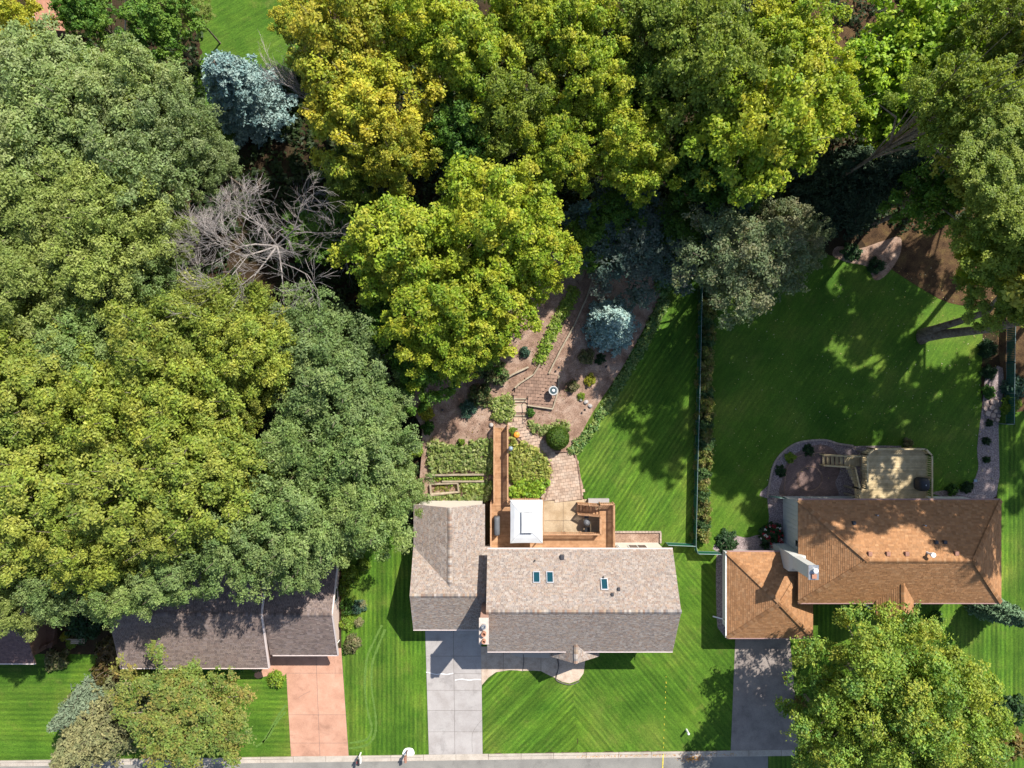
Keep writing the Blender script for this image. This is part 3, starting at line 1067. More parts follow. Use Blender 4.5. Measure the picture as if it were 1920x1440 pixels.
def roof_pt(px, py):
    """point on the north slope seen at a pixel"""
    z = 5.5
    for _ in range(8):
        p = W(px, py, z)
        z = slope_n(p.y)
    return W(px, py, z)


for px, py in ((1006, 1083), (1031, 1083), (1133, 1096)):
    c = roof_pt(px, py)
    R = Matrix.Rotation(-pitch, 4, 'X')

    def rot(mbx):
        mbx.v = [tuple(c + (R @ Vector(v))) for v in mbx.v]
        return mbx
    mb = MB()
    w, l = .30, .50
    mb.box(-w, w, -l, -l + .07, -.02, .16).box(-w, w, l - .07, l, -.02, .16).box(-w, -w + .06, -l + .07, l - .07, -.02, .16).box(w - .06, w, -l + .07, l - .07, -.02, .16)
    fr = part('skylight', rot(mb), M['steel'], ch)
    part('pane', rot(MB().box(-w + .06, w - .06, -l + .07, l - .07, .02, .11)), M['glass'], fr)
c = roof_pt(1054, 1044)
part('roof_vent', MB().box(c.x - .17, c.x + .17, c.y - .19, c.y + .19, c.z - .1, c.z + .28), M['vent'], ch, bevel=.03)
for px, py in ((1148, 1114), (1160, 1104)):
    c = roof_pt(px, py)
    part('roof_vent', MB().box(c.x - .11, c.x + .11, c.y - .12, c.y + .12, c.z - .1, c.z + .22), M['vent'], ch, bevel=.02)
for px, py in ((1003, 1050), (1131, 1081)):
    c = roof_pt(px, py)
    part('vent_pipe', MB().lathe([(.05, c.z - .1), (.05, c.z + .35)], 10, c.x, c.y), M['vent'], ch)
# brick chimney on the west gable
mb = MB().box(-2.62, -1.95, -21.2, -19.2, -.1, 8.45)
chm = part('chimney', mb, M['brick'], ch)
part('chimney_cap', MB().box(-2.70, -1.90, -21.28, -19.12, 8.45, 8.58), M['cap'], chm, bevel=.02)
for yy, m_, r in ((-20.95, 'clay', .17), (-20.35, 'clay', .2), (-19.75, 'steel', .2)):
    part('flue', MB().lathe([(r, 8.58), (r, 8.95), (r * .65, 8.95), (r * .6, 8.7)], 14, -2.3, yy), M[m_], chm)
part('downspout', MB().tube([(14.0, -22.75, 4.3), (13.78, -22.55, 3.9), (13.78, -22.55, .2)], .05, 6), M['white'], ch)
part('wall_lamp', MB().box(13.7, 14.25, -20.75, -20.5, 3.0, 3.2), M['white'], ch)

# ------------------------------------------------------------------ red deck with bridge, behind the centre house
DZ = 1.2
dk = thing('deck', 'reddish brown stained deck with a long bridge walk north, behind the taupe house', 'deck', W(985, 985))
board = unit_mesh('deck_board', M['deck_red'])
baluster = unit_mesh('baluster', M['deck_rail'])


def boards_x(x0, x1, y0, y1, z, parent, me, w=.142, gap=.008):
    """boards running along x, laid from y0 to y1"""
    n = max(1, int(round(abs(y1 - y0) / w)))
    for i in range(n):
        y = y0 + (y1 - y0) * (i + .5) / n
        piece('deck_board', me, parent, ((x0 + x1) / 2, y, z - .02), 0, (abs(x1 - x0), abs(y1 - y0) / n - gap, .04))


def railing(parent, p, q, z, me, mat, h=.95, z2=None, posts=2.0, step=.19, ends=(True, True), bz=0.0):
    """post, rails and balusters between two ground points; z2 gives a sloping rail"""
    p, q = Vector((p[0], p[1], z)), Vector((q[0], q[1], z if z2 is None else z2))
    d = q - p
    L = d.length
    up = Vector((0, 0, 1))
    mb = MB().bar(p + up * h, q + up * h, .14, .04)
    mb.bar(p + up * (h - .09), q + up * (h - .09), .04, .09)
    mb.bar(p + up * .12, q + up * .12, .04, .09)
    r = part('railing', mb, mat, parent)
    n = max(1, int(round(L / posts)))
    for i in range(n + 1):
        if (i == 0 and not ends[0]) or (i == n and not ends[1]):
            continue
        c = p + d * (i / n)
        part('post', MB().box(c.x - .05, c.x + .05, c.y - .05, c.y + .05, bz if bz else c.z - .3, c.z + h + .06), mat, r)
    m = int(L / step)
    ang = math.atan2(d.y, d.x)
    for i in range(1, m):
        c = p + d * (i / m)
        piece('baluster', me, r, (c.x, c.y, c.z + h / 2 + .02), ang, (.07, .07, h - .12))
    return r


fd_ = W(0, 0, DZ)


def D(px, py, z=DZ):
    return W(px, py, z)


# joists and skirt
mb = MB()
for xa, xb, ya, yb in ((921, 1017, 939, 1030), (1017, 1149, 1001, 1030), (1124, 1149, 946, 1001)):
    a, b = D(xa, ya), D(xb, yb)
    mb.box(a.x + .05, b.x - .05, a.y - .05, max(b.y, -15.1) + .02, DZ - .24, DZ - .045)
part('frame', mb, M['deck_old'], dk)
a, b = D(921, 939), D(1017, 1030)
boards_x(a.x, b.x, a.y, -15.12, DZ, dk, board)
a, b = D(1017, 1001), D(1124, 1030)
boards_x(a.x + .003, b.x, a.y, -15.12, DZ, dk, board)
a, b = D(1124, 946), D(1149, 1030)
boards_x(a.x + .003, b.x, a.y, -15.12, DZ, dk, board)
# the bridge
a, b = D(927, 796), D(953, 939)
part('frame', MB().box(a.x + .1, b.x - .1, b.y + .01, a.y - .02, DZ - .22, DZ - .045), M['deck_old'], dk)
boards_x(a.x, b.x, b.y + .003, a.y, DZ, dk, board)
mb = MB()
for px, py in ((929, 800), (951, 800), (929, 865), (951, 865), (923, 985), (923, 1020), (1060, 1003), (1122, 1003), (1147, 950), (1147, 990), (1015, 942)):
    c = D(px, py)
    mb.box(c.x - .07, c.x + .07, c.y - .07, c.y + .07, 0, DZ - .2)
part('support_posts', mb, M['deck_old'], dk)


def rl(p0, p1, **k):
    return railing(dk, D(*p0)[:2], D(*p1)[:2], DZ, baluster, M['deck_rail'], **k)


rl((927, 797), (927, 938))
rl((952, 797), (952, 938))
rl((921, 940), (921, 1027))
rl((953, 934.5), (1017, 934.5))
rl((1017, 936), (1017, 1000), step=.3)
rl((1018, 998), (1123, 998))
rl((1124, 967), (1124, 998))
rl((1124, 942.5), (1149, 942.5))
rl((1149, 943), (1149, 1027))
# stairs down to the patio
sa, sb = D(1124, 945), D(1124, 966)
N = 7
run = .29
for k in range(N):
    zt = DZ - (k + 1) * DZ / (N + 1)
    xa = sa.x - k * run
    piece('tread', board, dk, (xa - run / 2, (sa.y + sb.y) / 2, zt - .02), 0, (run - .03, abs(sa.y - sb.y), .04))
xe = sa.x - N * run
for yy in (sa.y - .04, sb.y + .04):
    mb = MB().add([(sa.x, yy - .025, DZ - .02), (sa.x, yy + .025, DZ - .02), (xe, yy + .025, .02), (xe, yy - .025, .02),
                   (sa.x, yy - .025, DZ - .35), (sa.x, yy + .025, DZ - .35), (xe + .3, yy + .025, .02), (xe + .3, yy - .025, .02)],
                  [(0, 1, 2, 3), (7, 6, 5, 4), (0, 4, 5, 1), (1, 5, 6, 2), (2, 6, 7, 3), (3, 7, 4, 0)])
    part('stringer', mb, M['deck_red'], dk)
    railing(dk, (sa.x, yy), (xe + .1, yy), DZ - .05, baluster, M['deck_rail'], h=.9, z2=.12, posts=1.2, step=.16)

# gazebo with white canopy
gc = D(987, 978, 3.2)
gz = thing('gazebo', 'white canvas canopy gazebo with vented top standing on the red deck', 'gazebo', (gc.x, gc.y, DZ))
hw, hl = 1.44, 1.92
E, T = 3.25, 3.85


def ring(w, l, z, cx=gc.x, cy=gc.y, sag=0.0, n=6):
    pts = []
    cs = [(-w, -l), (w, -l), (w, l), (-w, l)]
    for i in range(4):
        a, b = cs[i], cs[(i + 1) % 4]
        for k in range(n):
            t = k / n
            s_ = 1 - sag * math.sin(math.pi * t)
            pts.append((cx + lerp(a[0], b[0], t) * (s_ if a[0] == b[0] else 1), cy + lerp(a[1], b[1], t) * (s_ if a[1] == b[1] else 1), z - .0 * t))
    return pts


def skin(rings, cap=True):
    mb = MB()
    n = len(rings[0])
    mb.v = [p for r in rings for p in r]
    for i in range(len(rings) - 1):
        for k in range(n):
            mb.f.append([i * n + k, i * n + (k + 1) % n, (i + 1) * n + (k + 1) % n, (i + 1) * n + k])
            mb.c.append((1, 1, 1))
    if cap:
        mb.f.append([(len(rings) - 1) * n + k for k in range(n)])
        mb.c.append((1, 1, 1))
    return mb


part('canopy', skin([ring(hw + .01, hl + .01, E - .22, sag=.01), ring(hw, hl, E, sag=.02), ring(hw * .75, hl * .75, E + .20, sag=.008), ring(hw * .33, hl * .44, T - .2)]), M['canvas'], gz)
for sx in (-1, 1):
    for sy in (-1, 1):
        mbs = MB()
        mbs.bar((gc.x + sx * hw, gc.y + sy * hl, E + .012), (gc.x + sx * hw * .75, gc.y + sy * hl * .75, E + .212), .03, .012)
        mbs.bar((gc.x + sx * hw * .75, gc.y + sy * hl * .75, E + .212), (gc.x + sx * hw * .33, gc.y + sy * hl * .44, T - .188), .03, .012)
        part('seam', mbs, M['stone_cast'], gz)
part('vent_cap', skin([ring(.46, .92, T - .10, sag=.02), ring(.45, .91, T - .03, sag=.02), ring(.05, .42, T + .08)]), M['canvas'], gz)
part('vent_rim', MB().bar((gc.x - .47, gc.y - .93, T - .12), (gc.x - .47, gc.y + .93, T - .12), .04, .05).bar((gc.x + .47, gc.y - .93, T - .12), (gc.x + .47, gc.y + .93, T - .12), .04, .05)
     .bar((gc.x - .47, gc.y - .93, T - .12), (gc.x + .47, gc.y - .93, T - .12), .04, .05).bar((gc.x - .47, gc.y + .93, T - .12), (gc.x + .47, gc.y + .93, T - .12), .04, .05), M['grey_vinyl'], gz)
for sx in (-1, 1):
    for sy in (-1, 1):
        part('pole', MB().box(gc.x + sx * (hw - .1) - .04, gc.x + sx * (hw - .1) + .04, gc.y + sy * (hl - .1) - .04, gc.y + sy * (hl - .1) + .04, DZ, E - .02), M['black'], gz)

# covered gas grill beside the rail
c = D(932, 983)
g = thing('covered_grill', 'long grill under a dark grey vinyl cover on the red deck by the garage', 'grill', (c.x, c.y, DZ))
mb = MB()
pr = [(-.27, DZ), (-.29, DZ + .55), (-.26, DZ + .95), (-.12, DZ + 1.1), (.12, DZ + 1.08), (.25, DZ + .93), (.27, DZ + .5), (.26, DZ)]
vs = []
for yy, k in ((-.82, .85), (-.76, 1), (-.2, 1.02), (.3, .98), (.76, 1), (.82, .85)):
    vs += [(c.x + x_ * k, c.y + yy, DZ + (z_ - DZ) * (.96 if k < 1 else 1)) for x_, z_ in pr]
n = len(pr)
fs = [tuple(range(n)), tuple(range(5 * n, 6 * n))[::-1]]
for i in range(5):
    fs += [(i * n + k, (i + 1) * n + k, (i + 1) * n + (k + 1) % n, i * n + (k + 1) % n) for k in range(n)]
mb.add(vs, fs)
part('cover', mb, M['grey_vinyl'], g, smooth=True)
mb = MB()
for yy in (-.6, .6):
    mb.lathe([(.06, DZ - .0), (.06, DZ + .06)], 10, c.x + .1, c.y + yy)
part('caster', mb, M['black'], g)

# kettle grill under the deck stair shade
c = W(1098, 976)
k = thing('kettle_grill', 'round black kettle grill with grey lid on the patio below the deck stairs', 'grill', (c.x, c.y, .05))
part('bowl', MB().lathe([(.05, .55), (.2, .6), (.3, .75), (.33, .9)], 20, c.x, c.y), M['black'], k, smooth=True)
part('lid', MB().lathe([(.34, .9), (.32, 1.02), (.22, 1.14), (.06, 1.2)], 20, c.x, c.y), M['grey_vinyl'], k, smooth=True)
part('handle', MB().tube([(c.x - .08, c.y, 1.19), (c.x - .07, c.y, 1.26), (c.x + .07, c.y, 1.26), (c.x + .08, c.y, 1.19)], .015, 6), M['steel'], k)
for t in range(3):
    a = t * 2.094 + .4
    part('leg', MB().tube([(c.x + .18 * math.cos(a), c.y + .18 * math.sin(a), .65), (c.x + .34 * math.cos(a), c.y + .34 * math.sin(a), .05)], .018, 6), M['steel'], k)
part('side_shelf', MB().box(c.x - .2, c.x + .2, c.y + .36, c.y + .62, .82, .86), M['black'], k)
# garden chair beside it
c = W(1100, 992)
k = thing('patio_chair', 'small black metal chair half hidden under the deck beside the kettle grill', 'chair', (c.x, c.y, .05))
part('seat', MB().box(c.x - .25, c.x + .25, c.y - .25, c.y + .25, .44, .48), M['black'], k, bevel=.01)
part('backrest', MB().box(c.x - .25, c.x + .25, c.y - .29, c.y - .25, .5, .95), M['black'], k, bevel=.01)
for sx in (-1, 1):
    for sy in (-1, 1):
        part('leg', MB().tube([(c.x + sx * .22, c.y + sy * .22, .44), (c.x + sx * .24, c.y + sy * .25, .05)], .016, 6), M['black'], k)

# gravel strip with low wall by the north window
sheet('rock_bed', [(1149, 997), (1236, 998), (1236, 1018), (1149, 1018)], .06, M['mulch'], skirt=.1)
kb = thing('landscape_wall', 'low stone edging around the mulch strip under the basement window', 'edging', W(1195, 998))
blk = unit_mesh('stone_block', M['edge_stone'], .05)
for i in range(15):
    p = W(1152 + i * 6, 997)
    piece('stone_block', blk, kb, (p.x, p.y, .1), RND.uniform(-.04, .04), (.28, .16, .22))
for i in range(4):
    p = W(1238, 1000.5 + i * 5)
    piece('stone_block', blk, kb, (p.x, p.y, .1), RND.uniform(-.04, .04), (.16, .24, .22))
pv = thing('stone_ledge', 'pale concrete ledge at the north east corner of the red deck', 'ledge', W(1120, 937))
part('coping', MB().prism([tuple(W(*p)[:2]) for p in [(1102, 934), (1141, 934), (1141, 942), (1102, 942)]], 0, .5), M['concrete'], pv, bevel=.02)

# bird bath on the brown terrace, feeder, pumpkin, lamp
c = W(1035, 732)
zb = hill(c.x, c.y) + .16
b = thing('bird_bath', 'round grey tiered bird bath at the right edge of the brown terrace', 'bird bath', (c.x, c.y, zb))
part('pedestal', MB().lathe([(.22, zb), (.2, zb + .06), (.09, zb + .12), (.08, zb + .5), (.14, zb + .6)], 20, c.x, c.y), M['stone_cast'], b, smooth=True)
part('basin', MB().lathe([(.12, zb + .6), (.3, zb + .66), (.43, zb + .78), (.43, zb + .81), (.36, zb + .80), (.28, zb + .72), (.05, zb + .70)], 28, c.x, c.y), M['stone_cast'], b, smooth=True)
part('water', MB().lathe([(.34, zb + .755), (.34, zb + .76)], 28, c.x, c.y), M['water'], b)
part('finial', MB().lathe([(.14, zb + .76), (.15, zb + .80), (.10, zb + .86), (.03, zb + .9)], 16, c.x, c.y), M['white'], b, smooth=True)
c = W(957.5, 841, 2.6)
b = thing('bird_feeder', 'blue-grey domed bird feeder on a pole beside the bridge rail', 'bird feeder', (c.x, c.y, hill(c.x, c.y)))
part('pole', MB().tube([(c.x, c.y, hill(c.x, c.y)), (c.x, c.y, 2.3)], .035, 8), M['black'], b)
part('seed_tube', MB().lathe([(.12, 2.2), (.12, 2.5)], 14, c.x, c.y), M['stone_cast'], b)
part('dome', MB().lathe([(.22, 2.5), (.2, 2.58), (.1, 2.68), (.02, 2.71)], 18, c.x, c.y), M['bluegrey'], b, smooth=True)
c = W(968.5, 813.5)
z0 = hill(c.x, c.y) + .03
b = thing('pumpkin', 'big orange pumpkin beside the paver path near the bridge end', 'pumpkin', (c.x, c.y, z0))
mb = MB()
for i in range(9):
    pass
prof = [(.04, 0), (.2, .02), (.3, .14), (.31, .24), (.24, .36), (.08, .38)]
nn = 28
vs = []
for r, z in prof:
    for kk in range(nn):
        t = 2 * math.pi * kk / nn
        rr = r * (1 - .10 * abs(math.sin(t * 4.5)))
        vs.append((c.x + rr * math.cos(t), c.y + rr * math.sin(t), z0 + z))
fs = [tuple(range(nn))[::-1], tuple(range((len(prof) - 1) * nn, len(prof) * nn))]
for i in range(len(prof) - 1):
    fs += [(i * nn + kk, i * nn + (kk + 1) % nn, (i + 1) * nn + (kk + 1) % nn, (i + 1) * nn + kk) for kk in range(nn)]
part('fruit', MB().add(vs, fs), M['pumpkin'], b, smooth=True)
part('stalk', MB().tube([(c.x, c.y, z0 + .36), (c.x + .03, c.y + .01, z0 + .47)], [.035, .025], 6), M['timber'], b)
for (px, py), lab in zip(((1098, 753), (1106, 761), (922, 795), (1088, 748)),
                         ('pale boulder in the mulch right of the brown terrace', 'smaller grey rock below the pale boulder in the mulch',
                          'grey rock at the left of the north end of the bridge', 'third grey rock above the pale boulder in the mulch')):
    p = W(px, py)
    bm = bmesh.new()
    bmesh.ops.create_icosphere(bm, subdivisions=2, radius=.2)
    for v in bm.verts:
        v.co *= 1 + .5 * mnoise.noise(v.co * 4 + Vector((px, py, 0)))
        v.co.z *= .7
    me = bpy.data.meshes.new('boulder')
    bm.to_mesh(me)
    bm.free()
    me.materials.append(M['boulder'])
    o = link('boulder', me)
    o.location = (p.x, p.y, hill(p.x, p.y) + .06)
    tag(o, lab, 'rock')
for (px, py), lab in (((1045, 690), 'dark solar path light in the shaded mulch right of the terrace'), ((1134, 688), 'small path light on a stake in the sunny mulch'), ((1095, 768), 'small path light on a stake near the boulders'), ((833, 767), 'dark path light in the mulch left of the bridge end')):
    p = W(px, py)
    z0 = hill(p.x, p.y)
    t = thing('path_light', lab, 'path light', (p.x, p.y, z0))
    part('stake', MB().tube([(p.x, p.y, z0), (p.x, p.y, z0 + .45)], .015, 6), M['black'], t)
    part('shade', MB().lathe([(.11, z0 + .45), (.09, z0 + .5), (.02, z0 + .54)], 12, p.x, p.y), M['black'], t)
# ------------------------------------------------------------------ right house
rh = thing('house', 'orange-brown hip roofed house with pale grey siding behind the round dark paver patio', 'house', (33, -15, 0))
X0, X1, Y0, Y1, ez = 24.92, 42.55, -10.10, -19.02, 4.8
hw_ = (Y0 - Y1) / 2
ry = (Y0 + Y1) / 2
rz = 8.0
ra, rb = X0 + hw_, X1 - hw_
g0x, g1x, g0y, g1y, gz_, gp = 19.36, 27.1, -15.14, -22.85, 2.6, 5.1
gcx, gcy = (g0x + g1x) / 2, (g0y + g1y) / 2
part('wall', MB().box(X0 + .48, X1 - .45, Y0 - .42, Y1 + .45, -.2, ez - .1), M['white_siding'], rh)
part('wall', MB().box(g0x + .35, X0 + .48, g0y - .4, g1y + .4, -.2, gz_ - .08), M['white_siding'], rh)
part('wall', MB().box(X0 + .48, g1x - .4, Y1 + .45, g1y + .4, -.2, gz_ - .08), M['white_siding'], rh)
bt = unit_mesh('batten', M['white_siding'])
for i in range(12):
    piece('batten', bt, rh, (X0 + .468, Y0 - .5 - i * .41, 2.35), 0, (.03, .05, 4.6))
for i in range(20):
    piece('batten', bt, rh, (X0 + .9 + i * .41, Y0 - .41, 2.35), 0, (.05, .03, 4.6))
pk = .605
po = Y1
roof(rh, [([(X0, Y0, ez), (X1, Y0, ez), (rb, ry, rz), (ra, ry, rz)], (1, 0, 0), (0, ry - Y0, rz - ez)),
          ([(X0, Y1, ez), (X1, Y1, ez), (rb, ry, rz), (ra, ry, rz)], (1, 0, 0), (0, ry - Y1, rz - ez)),
          ([(X0, Y1, ez), (X0, Y0, ez), (ra, ry, rz)], (0, 1, 0), (hw_, 0, rz - ez)),
          ([(X1, Y1, ez), (X1, Y0, ez), (rb, ry, rz)], (0, 1, 0), (-hw_, 0, rz - ez)),
          ([(g0x, g0y, gz_), (g1x, g0y, gz_), (gcx, gcy, gp)], (1, 0, 0), (0, gcy - g0y, gp - gz_)),
          ([(g0x, g1y, gz_), (g1x, g1y, gz_), (gcx, gcy, gp)], (1, 0, 0), (0, gcy - g1y, gp - gz_)),
          ([(g0x, g1y, gz_), (g0x, g0y, gz_), (gcx, gcy, gp)], (0, 1, 0), (gcx - g0x, 0, gp - gz_)),
          ([(g1x, g1y, gz_), (g1x, g0y, gz_), (gcx, gcy, gp)], (0, 1, 0), (gcx - g1x, 0, gp - gz_)),
          ([(31.6, -20.1, 5.0), (31.6, -18.6, 5.0), (33.2, -16.8, 6.35), (33.2, -20.1, 6.35)], (0, 1, 0), (1.6, 0, 1.35)),
          ([(34.8, -20.1, 5.0), (34.8, -18.6, 5.0), (33.2, -16.8, 6.35), (33.2, -20.1, 6.35)], (0, 1, 0), (-1.6, 0, 1.35))],
     [((ra, ry, rz), (rb, ry, rz), .5), ((X0, Y0, ez), (ra, ry, rz), .1), ((X0, Y1, ez), (ra, ry, rz), .1), ((X1, Y0, ez), (rb, ry, rz), .1), ((X1, Y1, ez), (rb, ry, rz), .1),
      ((g0x, g0y, gz_), (gcx, gcy, gp), .1), ((g0x, g1y, gz_), (gcx, gcy, gp), .1), ((g1x, g0y, gz_), (gcx, gcy, gp), .1), ((g1x, g1y, gz_), (gcx, gcy, gp), .1), ((33.2, -20.1, 6.35), (33.2, -16.9, 6.35), .7)],
     ORANGE, 5, M['brown_fascia'], tw=.34, th=.17)
part('gable', MB().add([(31.8, -20.0, 4.9), (34.6, -20.0, 4.9), (33.2, -20.0, 6.15), (31.8, -18.6, 4.9), (34.6, -18.6, 4.9), (33.2, -18.6, 6.15)],
                       [(0, 1, 2), (5, 4, 3), (0, 3, 4, 1), (1, 4, 5, 2), (2, 5, 3, 0)]), M['white_siding'], rh)
for xx in (31.9, 34.5):
    part('porch_post', MB().box(xx - .08, xx + .08, -19.98, -19.83, 0, 4.9), M['white'], rh)
gutter(rh, (X0, Y0 + .06, ez), (X1, Y0 + .06, ez), M['rose_gutter'])
gutter(rh, (X0, Y1 - .06, ez), (X1, Y1 - .06, ez), M['rose_gutter'])
gutter(rh, (g0x, g1y - .06, gz_), (g1x, g1y - .06, gz_), M['rose_gutter'])
gutter(rh, (g0x, g0y + .06, gz_), (X0 + .3, g0y + .06, gz_), M['rose_gutter'])
gutter(rh, (g0x - .06, g1y, gz_), (g0x - .06, g0y, gz_), M['white'])
part('downspout', MB().tube([(g0x - .05, g1y + .6, 2.4), (g0x + .3, g1y + .9, 2.1), (g0x + .3, g1y + .9, .2), (g0x - .55, g1y + 1.1, .08)], .06, 6), M['white'], rh)
part('garage_door', MB().box(g0x + .8, g0x + 5.6, g1y + .32, g1y + .39, 0, 2.15), M['house_door'], rh)
for xx in (28.2, 36.5, 39.5):
    fr = part('window', MB().box(xx, xx + 1.6, Y1 + .38, Y1 + .445, 1.2, 2.6), M['white'], rh)
    part('pane', MB().box(xx + .1, xx + 1.5, Y1 + .36, Y1 + .378, 1.3, 2.5), M['window'], fr)
fr = part('window', MB().box(X0 + .42, X0 + .478, -14.45, -13.95, 3.1, 3.9), M['window'], rh)
fr = part('window', MB().box(34.5, 37, Y0 - .415, Y0 - .36, .3, 2.3), M['white'], rh)
part('pane', MB().box(34.6, 36.9, Y0 - .358, Y0 - .345, .4, 2.2), M['window'], fr)


def slope_r(y):
    return ez + (Y0 - y) / hw_ * (rz - ez)


def rpt(px, py):
    z = 6.5
    for _ in range(8):
        p = W(px, py, z)
        z = slope_r(p.y)
    return W(px, py, z)


for px, py in ((1600, 980), (1754, 1016), (1770, 1016)):
    c = rpt(px, py)
    part('roof_vent', MB().box(c.x - .14, c.x + .14, c.y - .14, c.y + .14, c.z - .1, c.z + .25), M['vent'], rh, bevel=.02)
for px, py in ((1630, 1038), (1664, 1038), (1699, 1038), (1792, 1037)):
    c = rpt(px, py)
    part('roof_vent', MB().box(c.x - .16, c.x + .16, c.y - .17, c.y + .17, c.z - .1, c.z + .22), M['brown_vent'], rh, bevel=.02)
for px, py in ((1642, 965), (1731, 984)):
    c = rpt(px, py)
    part('vent_pipe', MB().lathe([(.06, c.z - .1), (.06, c.z + .4)], 10, c.x, c.y), M['steel'], rh)
c = rpt(1738, 1036)
part('vent_pipe', MB().lathe([(.09, c.z - .1), (.09, c.z + .75), (.2, c.z + .76), (.2, c.z + .95), (.05, c.z + 1.0)], 14, c.x, c.y), M['white'], rh)
# sided chimney on the west wall
mb = MB().box(24.15, 25.38, -16.35, -14.75, -.1, 4.6)
cm = part('chimney', mb, M['white_siding'], rh)
part('shaft', MB().prism([(24.25, -15.9), (24.95, -15.9), (24.95, -14.85), (24.25, -14.85)], 4.6, 8.6), M['white_siding'], cm)
part('shoulder', MB().add([(24.15, -16.35, 4.6), (25.38, -16.35, 4.6), (25.38, -14.75, 4.6), (24.15, -14.75, 4.6), (24.25, -15.9, 5.3), (25.36, -15.9, 5.3), (25.36, -14.85, 5.3), (24.25, -14.85, 5.3)],
                          [(0, 1, 5, 4), (1, 2, 6, 5), (2, 3, 7, 6), (3, 0, 4, 7), (4, 5, 6, 7)]), M['white_siding'], cm)
part('chimney_cap', MB().box(24.18, 25.02, -15.97, -14.78, 8.6, 8.68), M['steel'], cm)
part('flue', MB().lathe([(.14, 8.68), (.14, 8.95), (.2, 8.96), (.2, 9.05), (.05, 9.1)], 14, 24.65, -15.15), M['white'], cm)
part('flue', MB().box(24.42, 24.8, -15.85, -15.5, 8.68, 8.82), M['clay'], cm)

# ------------------------------------------------------------------ round patio and tan deck of the right house
rpatio = sheet('round_patio', curve([(1468, 932), (1466, 900), (1473, 872), (1490, 852), (1515, 838), (1545, 834), (1570, 850), (1575, 880), (1566, 905), (1566, 932)], 5), .022, M['dark_paver'], skirt=.05)
sheet('rock_bed', curve([(1441, 935), (1444, 905), (1452, 870), (1472, 846), (1500, 830), (1540, 826), (1570, 832), (1600, 836), (1680, 836), (1690, 846), (1690, 936)], 4), .012, M['rock_mulch'], skirt=.03)
edge = thing('patio_edging', 'curved stone edging around the outside of the round paver patio', 'edging', W(1455, 880))
me = unit_mesh('edging_stone', M['edge_stone'], .04)


def stone_line(parent, pts, ln=.34, w=.17, h=.12, name='edging_stone', mesh=None, hf=None):
    acc = 0.0
    for a, b in zip(pts, pts[1:]):
        p, q = W(*a), W(*b)
        L = (q - p).length
        d = (q - p) / max(L, 1e-6)
        while acc < L:
            c = p + d * acc
            piece(name, mesh or me, parent, (c.x, c.y, h / 2 + (hf(c.x, c.y) if hf else 0)), math.atan2(d.y, d.x) + RND.uniform(-.04, .04), (ln - .02, w, h))
            acc += ln
        acc -= L


stone_line(edge, curve([(1439, 930), (1443, 903), (1452, 868), (1472, 844), (1500, 829), (1545, 825), (1572, 832), (1602, 836)], 5, False))
mi = unit_mesh('edging_stone', M['brown_paver'], .04)
pe = thing('path_edging', 'thin stone edging along both sides of the curved paver path', 'edging', W(1060, 880))
stone_line(pe, curve([(1042, 846), (1072, 847), (1081, 862), (1087, 895), (1091, 935)], 6, False), .30, .13, .14, mesh=mi, hf=hill)
stone_line(pe, curve([(1022, 934), (1028, 915), (1032, 890), (1033, 868), (1008, 848), (978, 827), (956, 807)], 6, False), .30, .13, .14, mesh=mi, hf=hill)
stone_line(pe, curve([(985, 787), (992, 804), (1016, 821), (1038, 846)], 6, False), .30, .13, .14, mesh=mi, hf=hill)
inner = thing('patio_ring', 'inner ring of paler pavers set in the round patio', 'paving', W(1518, 897))
stone_line(inner, [(1518 + 23 * math.cos(t * .2618), 897 + 23 * math.sin(t * .2618)) for t in range(25)], .24, .12, .065, mesh=mi)
stone_line(inner, curve([(1470, 918), (1475, 880), (1492, 858), (1520, 850), (1546, 848)], 5, False), .24, .12, .065, mesh=mi)
# side beds of the right house
sheet('rock_bed', curve([(1440, 925), (1468, 925), (1470, 1030), (1440, 1005), (1442, 970)], 4), .016, M['rock_mulch'], skirt=.03)
sheet('rock_bed', curve([(1344, 1034), (1352, 1010), (1375, 1004), (1400, 1008), (1425, 1003), (1450, 1012), (1470, 1034)], 4), .016, M['rock_mulch'], skirt=.03)
sheet('rock_bed', curve([(1344, 1034), (1364, 1034), (1364, 1182), (1350, 1182), (1344, 1160)], 4), .02, M['rock_mulch'], skirt=.03)
sheet('rock_bed', curve([(1748, 925), (1780, 918), (1815, 915), (1834, 880), (1832, 840), (1842, 760), (1850, 700), (1880, 690), (1878, 760), (1872, 800), (1868, 930), (1800, 936)], 3), .016, M['rock_mulch'], skirt=.03)
sheet('mulch_bed', curve([(1562, 480), (1570, 462), (1610, 466), (1655, 452), (1688, 445), (1686, 480), (1662, 515), (1640, 525), (1625, 500), (1590, 492)], 4), .02, M['mulch'], skirt=.03)
flag = thing('flagstone_patch', 'patch of pinkish flagstones in the rock bed along the right fence', 'paving', W(1855, 762))
for cx_, cy_, r_ in ((1848, 757, 5.5), (1860, 754, 5.5), (1868, 752, 3), (1846, 766, 4), (1858, 764, 5), (1866, 771, 3.5), (1851, 775, 6), (1862, 779, 5), (1872, 780, 3), (1869, 787, 3.5), (1860, 788, 3)):
    n = 7
    o_ = RND.random()
    pts = [tuple(W(cx_ + r_ * RND.uniform(.8, 1.1) * math.cos(o_ + i * 6.283 / n), cy_ + r_ * RND.uniform(.8, 1.1) * math.sin(o_ + i * 6.283 / n))[:2]) for i in range(n)]
    part('flagstone', MB().prism(pts, 0, RND.uniform(.09, .2)), M['flagstone'], flag, bevel=.02)

TZ = 2.4
td = thing('deck', 'tan wooden deck with railing and turning stairs behind the orange-brown roofed house', 'deck', W(1680, 890))
tb = unit_mesh('deck_board', M['deck_tan'])
tbal = unit_mesh('baluster', M['deck_tan'])


